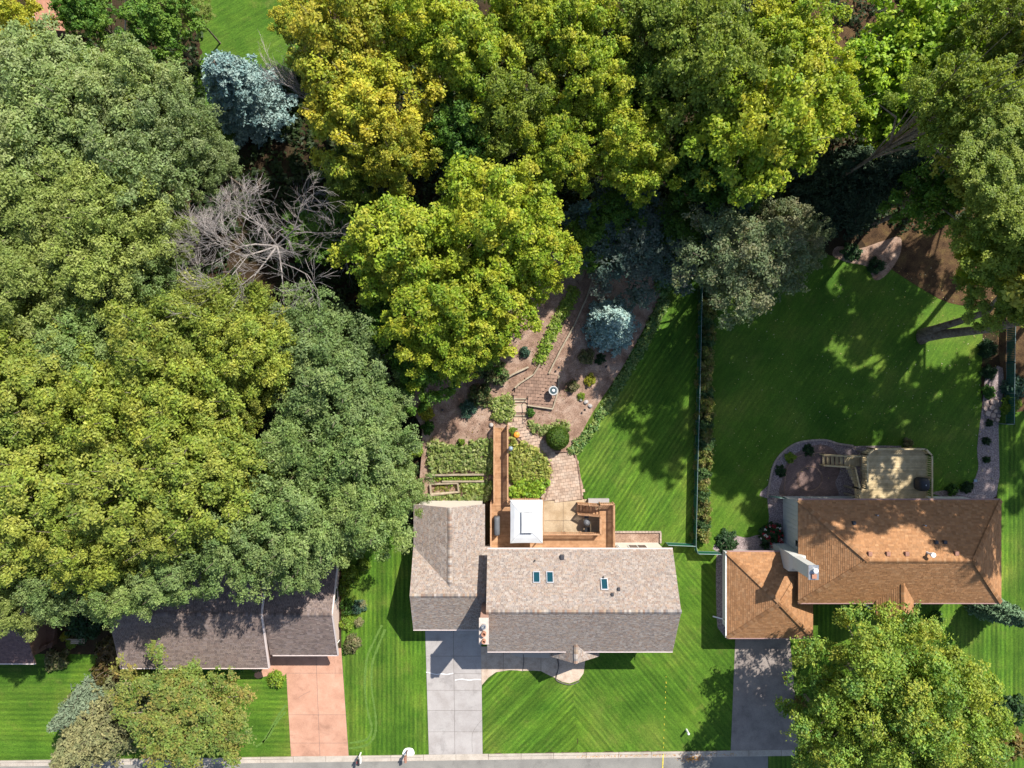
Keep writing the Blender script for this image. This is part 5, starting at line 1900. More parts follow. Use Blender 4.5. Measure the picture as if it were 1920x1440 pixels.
def needle_tree(px, py, rpx, top, label, pal, seed, name='spruce_tree', dens=1.0, base_frac=.04, droop=.25, upturn=.12, full=.85):
    """conifer: whorls of branches, each a fan of short needle sprays"""
    rng = np.random.default_rng(seed)
    zb = top * base_frac
    zm = top * .35
    P = W(px, py, zm)
    r = rpx / PPM * (1 - zm / H)
    pts, nor, col = [], [], []
    pal = np.array(pal)
    mb = MB().tube([(0, 0, -.1), (0, 0, top * .5), (0, 0, top * .98)], [.04 + top * .016, top * .01, .015], 7)
    nlev = int(top * 2.3)
    for k in range(nlev):
        f = k / nlev
        z = zb + (top - zb) * f
        ln = r * (1 - f) ** full * rng.uniform(.85, 1.1) + .12
        nb = int(6 + 6 * (1 - f))
        a0 = rng.uniform(0, 6.28)
        for b in range(nb):
            a = a0 + b * 6.283 / nb + rng.uniform(-.15, .15)
            l = ln * rng.uniform(.78, 1.1)
            dx, dy = math.cos(a), math.sin(a)
            m = max(3, int(l * 16 * dens))
            s = rng.uniform(.12, 1, m) ** .8
            side = rng.uniform(-1, 1, m) * (.16 + .30 * l * s * (1 - s * .75))
            x = dx * s * l - dy * side
            y = dy * s * l + dx * side
            zz = z - droop * l * s + upturn * l * s ** 3 - np.abs(side) * .15 + rng.normal(size=m) * .04
            ba = pal[rng.integers(0, len(pal))]
            for q in range(3):
                pts.append(np.stack([x + rng.normal(size=m) * .07, y + rng.normal(size=m) * .07, zz + rng.normal(size=m) * .05], 1))
                nn = rng.normal(size=(m, 3)) * .5
                nn[:, 2] += .8
                nn[:, 0] += dx * .3
                nn[:, 1] += dy * .3
                nor.append(nn)
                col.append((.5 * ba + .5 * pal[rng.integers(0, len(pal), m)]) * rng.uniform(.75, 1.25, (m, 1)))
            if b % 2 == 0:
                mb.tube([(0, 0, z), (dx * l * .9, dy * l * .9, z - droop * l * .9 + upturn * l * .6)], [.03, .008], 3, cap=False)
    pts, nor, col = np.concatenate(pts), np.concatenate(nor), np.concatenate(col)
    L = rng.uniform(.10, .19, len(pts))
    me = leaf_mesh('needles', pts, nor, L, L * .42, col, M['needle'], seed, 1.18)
    t = thing(name, label, 'tree', (P.x, P.y, 0))
    t.rotation_euler = (0, 0, rng.uniform(0, 6.28))
    link('trunk', mb.mesh('trunk', M['bark']), t)
    link('crown', me, t)
    return t


def bare_tree(px, py, top, label, seed, spread=1.0, lean=(0, 0), base_r=.22, depth=6, n0=7):
    """leafless tree: forking, tapering branches down to twigs"""
    rng = random.Random(seed)
    p0 = W(px, py, 0)
    t = thing('dead_tree', label, 'tree', (p0.x, p0.y, 0))
    big, tw = MB(), MB()

    def grow(p, d, L, r, lev):
        q = p + d * L * .5 + Vector((rng.uniform(-1, 1), rng.uniform(-1, 1), rng.uniform(-.5, 1))) * L * .07
        e = q + (d + Vector((rng.uniform(-1, 1), rng.uniform(-1, 1), rng.uniform(-.3, .8))) * .18).normalized() * L * .5
        (big if lev < 2 else tw).tube([p, q, e], [r, r * .82, r * .66], 6 if lev < 2 else 4 if lev < 4 else 3, cap=False)
        if lev >= depth:
            return
        n = rng.choice((2, 3, 3)) if lev else n0
        for i in range(n):
            a = rng.uniform(0, 6.28)
            s = rng.uniform(.3, .9) * spread if lev else rng.uniform(.5, 1.0) * spread
            u = d.cross(Vector((math.cos(a), math.sin(a), .3))).normalized()
            nd = (d + u * s + Vector((lean[0], lean[1], .06)) * .12).normalized()
            st = p.lerp(e, rng.uniform(.45, 1)) if lev else e
            grow(st, nd, L * rng.uniform(.62, .88), max(.009, r * .57) if lev else r * .48, lev + 1)
    z = Vector((0, 0, 0))
    d = Vector((lean[0] * .3, lean[1] * .3, 1)).normalized()
    big.tube([z - Vector((0, 0, .2)), z + d * top * .12], [base_r * 1.3, base_r], 8)
    grow(z + d * top * .1, d, top * .28, base_r, 0)
    link('trunk', big.mesh('trunk', M['dead_bark']), t)
    tag(link('twigs', tw.mesh('twigs', M['dead_bark']), t), kind='stuff')
    return t


def twigs_depth(*a, **k):
    return bare_tree(*a, **k)


# ---------------------------------------------- shrubs, hedges and ground cover
SH = {}


def shrub_mesh(kind, var):
    """low rounded shrub, 1 m half width"""
    if (kind, var) in SH:
        return SH[(kind, var)]
    pal, L, Wd, n, flat = SHRUB[kind]
    rng = np.random.default_rng(var * 17 + sum(map(ord, kind)))
    nc = 26
    c = rng.normal(size=(nc, 3))
    c[:, 2] = np.abs(c[:, 2])
    c /= np.linalg.norm(c, axis=1, keepdims=True)
    c *= rng.uniform(.45, .85, (nc, 1))
    m = n // nc
    d = rng.normal(size=(nc, m, 3))
    d /= np.linalg.norm(d, axis=2, keepdims=True)
    P = (c[:, None, :] + d * rng.uniform(.1, .32, (nc, m, 1))).reshape(-1, 3)
    P[:, 2] = np.abs(P[:, 2]) * flat
    D = P / (np.linalg.norm(P, axis=1, keepdims=True) + 1e-6)
    N = D * .5 + np.array([0, 0, .6]) + rng.normal(size=P.shape) * .45
    pal = np.array(pal)
    col = .4 * np.repeat(pal[rng.integers(0, len(pal), nc)], m, 0) + .6 * pal[rng.integers(0, len(pal), nc * m)]
    col = col * rng.uniform(.75, 1.25, (len(P), 1))
    LL = L * rng.uniform(.7, 1.3, len(P))
    SH[(kind, var)] = leaf_mesh('foliage', P, N, LL, LL * Wd / L, col, M['leaf'], var, 1.35)
    return SH[(kind, var)]


SHRUB = {
    'green':  ([(.045, .11, .016), (.065, .14, .02), (.03, .085, .014)], .11, .06, 1500, .8),
    'lime':   ([(.14, .215, .022), (.20, .26, .03), (.09, .17, .02)], .10, .055, 1500, .75),
    'dark':   ([(.022, .055, .018), (.032, .072, .022), (.018, .045, .015)], .10, .05, 1500, .85),
    'hedge':  ([(.10, .145, .026), (.14, .175, .034), (.07, .115, .024), (.20, .19, .05), (.21, .165, .065)], .10, .055, 1500, 1.0),
    'hedgeg': ([(.05, .10, .03), (.07, .125, .036), (.04, .08, .026)], .10, .055, 1500, 1.0),
    'yellow': ([(.26, .26, .024), (.20, .235, .024), (.32, .28, .03)], .11, .06, 1200, .8),
    'brown':  ([(.105, .07, .028), (.135, .09, .036), (.075, .055, .022), (.085, .085, .02)], .13, .05, 1900, .85),
    'grass':  ([(.24, .23, .12), (.30, .27, .16), (.17, .19, .08)], .22, .022, 1200, 1.1),
    'blue':   ([(.05, .105, .07), (.07, .13, .09), (.04, .085, .055)], .10, .05, 1300, .9),
    'hyd':    ([(.10, .125, .045), (.15, .15, .06), (.24, .19, .11), (.07, .10, .03)], .10, .06, 1300, .8),
}


def shrub(px, py, rpx, kind, label, h=1.0, group=None, z=None, sy=1.0, name='shrub', cat='shrub', rz=None):
    p = W(px, py, h * .5)
    z0 = hill(p.x, p.y) if z is None else z
    t = thing(name, label, cat, (p.x, p.y, z0), group)
    t.rotation_euler = (0, 0, RND.uniform(0, 6.28) if rz is None else rz)
    r = rpx / PPM
    o = link('foliage', shrub_mesh(kind, RND.randrange(3)), t)
    o.scale = (r, r * sy, h)
    s = link('stems', STEM, t)
    s.scale = (r, r * sy, h)
    return t


mb = MB()
for k in range(7):
    a = k * .9
    mb.tube([(.04 * math.cos(a), .04 * math.sin(a), -.05), (.3 * math.cos(a), .3 * math.sin(a), .35), (.55 * math.cos(a + .2), .55 * math.sin(a + .2), .62)], [.03, .02, .008], 4, cap=False)
STEM = mb.mesh('stems', M['bark'])


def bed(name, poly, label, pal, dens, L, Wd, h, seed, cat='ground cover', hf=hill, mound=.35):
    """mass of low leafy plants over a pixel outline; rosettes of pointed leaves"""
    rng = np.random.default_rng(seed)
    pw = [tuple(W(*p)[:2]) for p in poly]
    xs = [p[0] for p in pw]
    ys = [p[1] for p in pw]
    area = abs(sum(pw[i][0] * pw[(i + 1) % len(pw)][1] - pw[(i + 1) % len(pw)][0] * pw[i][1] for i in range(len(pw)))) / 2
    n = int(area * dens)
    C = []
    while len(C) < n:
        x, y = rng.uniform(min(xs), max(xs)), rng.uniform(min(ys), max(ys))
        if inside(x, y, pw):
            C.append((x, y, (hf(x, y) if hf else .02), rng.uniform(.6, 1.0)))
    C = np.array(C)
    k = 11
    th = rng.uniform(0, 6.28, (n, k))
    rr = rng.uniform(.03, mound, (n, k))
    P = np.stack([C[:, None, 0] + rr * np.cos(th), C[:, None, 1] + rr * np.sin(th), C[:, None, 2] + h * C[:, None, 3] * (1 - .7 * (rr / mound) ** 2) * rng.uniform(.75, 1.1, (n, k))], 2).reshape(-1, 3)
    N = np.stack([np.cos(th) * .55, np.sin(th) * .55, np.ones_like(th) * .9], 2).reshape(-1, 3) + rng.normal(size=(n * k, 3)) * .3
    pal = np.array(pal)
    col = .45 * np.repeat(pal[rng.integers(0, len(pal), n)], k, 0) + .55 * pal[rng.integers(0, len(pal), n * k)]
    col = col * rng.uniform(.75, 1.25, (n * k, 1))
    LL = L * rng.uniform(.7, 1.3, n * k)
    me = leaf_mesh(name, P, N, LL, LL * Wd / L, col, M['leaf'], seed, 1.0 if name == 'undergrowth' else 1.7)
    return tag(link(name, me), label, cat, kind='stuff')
# ---------------------------------------------- beds of the centre garden
HOSTA = [(.15, .19, .045), (.21, .24, .075), (.29, .30, .14), (.09, .145, .035), (.12, .17, .035)]
HGREEN = [(.12, .20, .02), (.165, .245, .025), (.085, .16, .018), (.20, .25, .03)]
BORD = [(.07, .14, .035), (.10, .18, .05), (.05, .11, .03), (.16, .22, .09)]
bed('hosta_bed', curve([(806, 835), (815, 824), (840, 830), (870, 834), (890, 827), (918, 824), (924, 835), (925, 884), (905, 884), (850, 882), (812, 884)], 3), 'large bed of yellow-green variegated hostas left of the bridge', HOSTA, 22, .16, .075, .5, 1)
bed('groundcover_strip', [(816, 891), (905, 890), (906, 899), (817, 899)], 'narrow bright green strip of low plants below the big hosta bed', HGREEN, 24, .12, .06, .4, 2)
bed('groundcover_strip', [(842, 903), (905, 902), (906, 908), (842, 909)], 'second thin strip of green plants above the planting box', HGREEN, 18, .12, .06, .35, 3)
bed('hosta_bed', [(864, 906), (922, 900), (922, 924), (862, 924)], 'hosta clump right of the planting box beside the bridge', HOSTA, 20, .15, .075, .45, 4)
bed('hosta_bed', [(792, 930), (862, 925), (918, 924), (919, 937), (790, 937)], 'hosta row along the back wall of the garage', HOSTA, 22, .15, .07, .4, 5)
bed('weed_patch', [(812, 908), (856, 907), (857, 919), (813, 921)], 'sparse weeds growing in the planting box', [(.16, .16, .03), (.1, .13, .03)], 9, .12, .04, .2, 6)
bed('hosta_bed', curve([(957, 826), (972, 822), (985, 830), (1012, 846), (1026, 862), (1030, 880), (1026, 895), (990, 899), (957, 897)], 3), 'yellow-green hosta bed between the bridge and the curved paver path', [(.165, .195, .035), (.22, .235, .05), (.11, .155, .03), (.26, .25, .07)], 22, .15, .06, .5, 7)
bed('hosta_bed', curve([(957, 904), (985, 898), (1016, 893), (1029, 900), (1020, 918), (1014, 929), (957, 931)], 3), 'darker hosta bed just north of the white gazebo', HGREEN, 20, .16, .075, .5, 8)
bed('hosta_bed', curve([(921, 757), (935, 745), (958, 742), (963, 760), (960, 784), (945, 788), (925, 787)], 3), 'square hosta clump left of the garden steps', HOSTA, 24, .14, .07, .5, 9)
bed('hosta_bed', curve([(986, 784), (1000, 790), (1016, 800), (1034, 792), (1056, 790), (1066, 802), (1052, 808), (1030, 812), (1015, 814), (998, 806)], 3), 'curved hosta band along the path north of the clipped globe', HOSTA, 24, .14, .065, .45, 10)
bed('border_planting', curve([(1066, 846), (1074, 830), (1100, 806), (1118, 780), (1140, 742), (1162, 704), (1186, 664), (1206, 622), (1224, 585), (1240, 556), (1252, 566), (1238, 600), (1218, 640), (1192, 684), (1168, 722), (1148, 756), (1124, 792), (1102, 824), (1080, 850)], 3), 'long leafy border curving between the mulch and the striped lawn', BORD + HOSTA[:2], 24, .13, .065, .4, 11)
bed('border_planting', curve([(1004, 678), (1010, 655), (1026, 622), (1046, 585), (1066, 545), (1082, 552), (1060, 596), (1044, 630), (1026, 665), (1016, 682)], 3), 'leafy strip along the left side of the shaded north path', HGREEN + HOSTA[:2], 24, .13, .065, .45, 12)
bed('border_planting', curve([(1238, 560), (1225, 520), (1240, 480), (1262, 500), (1256, 540)], 3), 'dark leafy plants at the top end of the striped lawn', BORD, 20, .14, .07, .5, 13)
bed('groundcover_strip', curve([(1462, 1008), (1480, 1040), (1466, 1040), (1448, 1020)], 3), 'low plants at the foot of the grey siding', BORD, 10, .1, .05, .3, 14, hf=None)
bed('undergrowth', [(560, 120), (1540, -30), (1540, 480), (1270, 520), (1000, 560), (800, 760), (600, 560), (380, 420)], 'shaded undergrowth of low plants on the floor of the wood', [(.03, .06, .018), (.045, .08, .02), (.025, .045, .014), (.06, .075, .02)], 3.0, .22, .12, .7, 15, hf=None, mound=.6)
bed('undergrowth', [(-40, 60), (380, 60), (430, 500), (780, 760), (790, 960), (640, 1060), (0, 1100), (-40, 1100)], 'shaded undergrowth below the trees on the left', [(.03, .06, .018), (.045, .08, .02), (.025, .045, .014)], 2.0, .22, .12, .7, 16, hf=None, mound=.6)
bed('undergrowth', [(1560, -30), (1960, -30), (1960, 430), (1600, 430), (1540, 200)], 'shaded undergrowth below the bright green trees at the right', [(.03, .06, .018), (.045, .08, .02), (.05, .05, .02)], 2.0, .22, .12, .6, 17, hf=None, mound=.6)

# litter and small weeds over the mulch
mb = MB()
for _ in range(1500):
    px, py = RND.uniform(800, 1240), RND.uniform(520, 850)
    p = W(px, py)
    bx = 1085 + (832 - py) * .55
    if px > bx - 22 or (py > 790 and px < 930 and py > 825):
        continue
    a = RND.random() * 6.28
    s_ = RND.uniform(.03, .085)
    z = hill(p.x, p.y) + .03 + RND.random() * .03
    cc = RND.choice([(.30, .20, .13), (.40, .29, .20), (.14, .085, .06), (.22, .24, .06), (.34, .22, .07), (.08, .05, .035)])
    mb.add([(p.x + s_ * math.cos(a), p.y + s_ * math.sin(a), z), (p.x - s_ * .45 * math.sin(a), p.y + s_ * .45 * math.cos(a), z + .02), (p.x - s_ * math.cos(a), p.y - s_ * math.sin(a), z), (p.x + s_ * .45 * math.sin(a), p.y - s_ * .45 * math.cos(a), z + .03)], [(0, 1, 2, 3)], cc)
single('mulch_litter', mb, M['petal'], 'bark chips and dead leaves scattered over the mulch behind the taupe house', 'litter', kind='stuff')
# clipped globe
c = W(1045, 821, 1.0)
z0 = hill(c.x, c.y)
t = thing('globe_shrub', 'round clipped green globe shrub beside the curved paver path', 'shrub', (c.x, c.y, z0))
rng = np.random.default_rng(5)
d = rng.normal(size=(5200, 3))
d /= np.linalg.norm(d, axis=1, keepdims=True)
P = d * np.array([1.08, 1.08, .95]) * rng.uniform(.9, 1.02, (5200, 1)) + np.array([0, 0, .95])
pal = np.array([(.075, .15, .018), (.095, .18, .022), (.06, .125, .016), (.12, .19, .024)])
link('foliage', leaf_mesh('foliage', P, d + rng.normal(size=d.shape) * .35, np.full(5200, .075), np.full(5200, .045), pal[rng.integers(0, 4, 5200)] * rng.uniform(.8, 1.2, (5200, 1)), M['leaf'], 3), t)
link('core', MB().lathe([(.2, .05), (.75, .35), (.92, .9), (.75, 1.45), (.2, 1.72)], 20).mesh('core', M['soil']), t)
s = link('stems', STEM, t)

SHR = [
    (1098, 670, 18, 'hyd', 'dull bushy hydrangea below the blue spruce', 1.1), (1124, 674, 12, 'dark', 'dark low shrub in the shade beside the hydrangea', .6),
    (1072, 725, 14, 'hyd', 'dark yellowish shrub right of the bird bath', .9), (1105, 712, 13, 'yellow', 'pale yellow shrub in the mulch up and right of the bird bath', .8),
    (1089, 742, 9, 'lime', 'small lime green plant in the mulch right of the terrace', .6), (984, 660, 12, 'blue', 'small blue-green shrub in the sunny mulch left of the leafy strip', .9),
    (994, 772, 10, 'green', 'small round green shrub right of the garden steps', .7), (962, 806, 9, 'lime', 'pale small plant beside the pumpkin', .5),
    (865, 828, 8, 'lime', 'bright green sprig rising above the big hosta bed', 1.0), (804, 800, 14, 'green', 'green bush at the left edge of the mulch slope', 1.0),
    (800, 770, 18, 'yellow', 'yellow bush at the left edge of the mulch slope', 1.4), (780, 845, 16, 'lime', 'lime bush in front of the blue-green trees left of the hostas', 1.2),
    (880, 765, 20, 'blue', 'low blue-green bush in the mulch under the maple', 1.0), (900, 740, 26, 'crabby', 'loose grey-green bush above the hosta clump', 1.6),
    (930, 700, 28, 'crabby', 'loose reddish-green bush left of the brown terrace', 1.8), (905, 690, 26, 'crabby', 'second loose bush under the edge of the maple', 2.0),
    (1090, 480, 22, 'dark', 'dark shrub at the upper end of the north path', 1.4), (1130, 500, 20, 'dark', 'dark shrub right of the north path', 1.2),
    # left side of the striped lawn, by the left house
    (680, 1062, 16, 'lime', 'lime shrub at the top of the bed between the left house and the lawn', 1.3), (655, 1082, 22, 'lime', 'big yellow-green shrub against the pink wall', 1.7),
    (645, 1105, 16, 'lime', 'lower yellow-green shrub against the pink wall', 1.3), (652, 1140, 17, 'green', 'green shrub in the middle of the pink wall bed', 1.1),
    (670, 1140, 16, 'blue', 'silvery shrub on the lawn side of the pink wall bed', 1.0), (648, 1172, 16, 'lime', 'bright green shrub near the lower end of the pink wall bed', 1.0),
    (660, 1210, 21, 'hyd', 'rounded shrub at the lower end of the pink wall bed', 1.2), (678, 1135, 9, 'grass', 'pale ornamental grass on the edge of the lawn', .9), (672, 1168, 10, 'grass', 'lower pale ornamental grass on the edge of the lawn', .9),
    (517, 1277, 19, 'lime', 'round yellow-green shrub beside the top of the tinted driveway', 1.2), (440, 1245, 20, 'green', 'green shrub under the eave of the dark brown house', 1.0), (480, 1252, 13, 'hyd', 'flowering plants at the corner of the dark brown house', .7),
    (260, 1270, 26, 'yellow', 'yellow shrub in front of the dark brown house', 1.2), (300, 1262, 24, 'green', 'low green shrub below the eave left of the crab apple', 1.0),
    (210, 1225, 40, 'brown', 'big brown bush at the left wall of the dark brown house', 2.0), (196, 1262, 30, 'brown', 'lower brown bush beside the crab apple', 1.6),
    (98, 1240, 27, 'hyd', 'rounded yellowish shrub in front of the dark brown deck', 1.5), (130, 1208, 12, 'lime', 'small lime shrub beside the bench', .9), (118, 1195, 10, 'yellow', 'tiny yellow-green shrub at the dark brown deck', .8),
    (150, 1172, 38, 'dark', 'dark bush behind the bench', 1.8),
    # right house
    (1366, 1016, 24, 'dark', 'dark loose shrub in the rock bed above the orange-brown garage', .9), (1517, 845, 12, 'dark', 'small dark shrub in the upper planting of the round patio', .7),
    (1483, 858, 12, 'lime', 'lime plant in the planting band of the round patio', .7), (1466, 883, 12, 'dark', 'small dark shrub in the left planting of the round patio', .7),
    (1816, 914, 13, 'dark', 'dark shrub in the rock bed right of the tan deck', .9), (1788, 919, 12, 'green', 'green shrub by the lower right corner of the tan deck', .8),
    (1858, 698, 16, 'dark', 'dark round shrub in the bed by the right fence', 1.1), (1858, 735, 15, 'green', 'green shrub just above the flagstones', .9), (1856, 655, 20, 'dark', 'dark shrub by the fence under the leaning trunk', 1.2),
    (1857, 793, 8, 'dark', 'tiny dark plant just below the flagstones', .5), (1852, 828, 9, 'dark', 'tiny dark plant midway down the right rock bed', .5), (1852, 862, 8, 'dark', 'tiny dark plant low in the right rock bed', .5),
    (1599, 470, 20, 'dark', 'left dark round shrub in the sunlit mulch island', 1.0), (1647, 497, 18, 'dark', 'right dark round shrub in the sunlit mulch island', 1.0),
    (1910, 725, 26, 'blue', 'pale leafed shrub right of the right fence', 1.4), (1900, 760, 22, 'lime', 'light green shrub right of the flagstones', 1.2),
    (1705, 832, 12, 'hyd', 'white flowering plants behind the tan deck rail', .8),
    (1760, 1165, 18, 'green', 'green plants in front of the orange-brown house', .9), (1905, 1340, 34, 'dark', 'dark shrub at the right edge beside the big maple', 2.0), (1900, 1400, 36, 'rusty', 'rusty shrub in the bottom right corner', 2.0),
    (1512, 1222, 18, 'rusty', 'tawny shrub between the asphalt driveway and the big maple', 1.2), (1502, 1320, 16, 'rusty', 'tawny shrub half way along the asphalt driveway', .8),
]
SHRUB['crabby'] = ([(.075, .12, .04), (.11, .14, .055), (.06, .10, .03), (.16, .11, .06)], .10, .05, 1500, .9)
SHRUB['rusty'] = ([(.19, .12, .035), (.14, .11, .03), (.10, .11, .025)], .11, .06, 1300, .8)
for px, py, r, k, lab, h in SHR:
    shrub(px, py, r, k, lab, h)
for i in range(25):
    py = 548 + i * 19
    px = lerp(1328, 1317, i / 24) + RND.uniform(-1.5, 1.5)
    shrub(px, py, RND.uniform(18.5, 22), *(('hedge', 'tan and yellow tinged shrub in the hedge row along the long green fence') if i % 5 in (1, 2, 4) or 6 < i < 10 else ('hedgeg', 'plain green shrub in the hedge row along the long green fence')), RND.uniform(1.0, 1.5), 'hedge shrubs along the long green fence', name='hedge_shrub')
# hibiscus with red and white blooms
hb = shrub(1449, 1006, 27, 'dark', 'dark leafed bush with red and white blooms at the corner of the grey siding', 1.5, name='flowering_shrub')
rng = np.random.default_rng(77)
n = 34
a = rng.uniform(0, 6.28, n)
q = np.sqrt(rng.uniform(.1, 1, n)) * 1.1
cen = np.stack([q * np.cos(a), q * np.sin(a), 1.15 - .45 * q + rng.uniform(0, .2, n)], 1)
P = np.repeat(cen, 6, 0) + rng.normal(size=(n * 6, 3)) * .05
cols = np.repeat(np.where(rng.random((n, 1)) < .68, np.array([[.34, .03, .04]]), np.array([[.75, .72, .68]])), 6, 0)
link('blooms', leaf_mesh('blooms', P, np.array([0, 0, 1.]) + rng.normal(size=P.shape) * .5, np.full(len(P), .085), np.full(len(P), .07), cols, M['petal'], 4), hb)

# ---------------------------------------------- conifers
BLUE = [(.20, .31, .29), (.27, .37, .34), (.14, .235, .23), (.32, .41, .37)]
needle_tree(1145, 608, 62, 9.5, 'blue spruce with silvery tips standing alone beside the striped lawn', BLUE, 3, dens=1.25)
needle_tree(458, 178, 82, 10.5, 'large pale blue spruce beside the meadow at the upper left', BLUE, 4, dens=1.5, full=.55)
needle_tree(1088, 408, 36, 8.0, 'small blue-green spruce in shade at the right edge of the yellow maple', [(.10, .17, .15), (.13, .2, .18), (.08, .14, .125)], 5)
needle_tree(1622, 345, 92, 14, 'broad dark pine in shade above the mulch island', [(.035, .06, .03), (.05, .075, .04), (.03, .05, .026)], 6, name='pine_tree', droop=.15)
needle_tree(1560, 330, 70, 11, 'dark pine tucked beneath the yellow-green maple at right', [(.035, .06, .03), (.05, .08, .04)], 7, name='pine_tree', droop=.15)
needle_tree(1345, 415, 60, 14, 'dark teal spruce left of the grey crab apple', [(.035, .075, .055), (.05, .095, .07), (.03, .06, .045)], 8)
needle_tree(175, 1375, 88, 9, 'tan-green pine at the street in the lower left', [(.17, .165, .075), (.22, .21, .10), (.12, .135, .06), (.15, .16, .08)], 9, name='pine_tree', dens=1.2)
needle_tree(150, 1325, 42, 7, 'grey-green conifer behind the tan-green pine', [(.12, .16, .10), (.15, .19, .12)], 10)
for i, (px, py, r, top, lab) in enumerate(((1868, 1140, 20, 6.5, 'slim arborvitae at the lower right corner of the orange-brown house'), (1890, 1150, 20, 6.5, 'second slim arborvitae right of the orange-brown house'), (1848, 1146, 16, 5.5, 'short arborvitae under the eave of the orange-brown house'))):
    needle_tree(px, py, r, top, lab, [(.13, .21, .11), (.17, .25, .14), (.10, .17, .09)], 20 + i, name='arborvitae', droop=-.3, upturn=.3, dens=1.4)

# ---------------------------------------------- leafless trees
bare_tree(574, 492, 18.5, 'tall leafless grey tree spreading over the gap in the left wood', 47, 1.25, (-.06, .1), .17, 7, 6)
bare_tree(655, 470, 12.5, 'smaller leafless tree right of the tall grey one', 8, 1.0, (0, .1), .14, 5, 6)
bare_tree(640, 245, 12.5, 'leafless tree between the pale blue spruce and the golden maple', 12, .6, (-.1, .3), .16, 6, 5)
bare_tree(760, 655, 6.5, 'pale broken snag between the blue-green tree and the yellow maple', 15, .9, (0, -.2), .16, 2, 3)

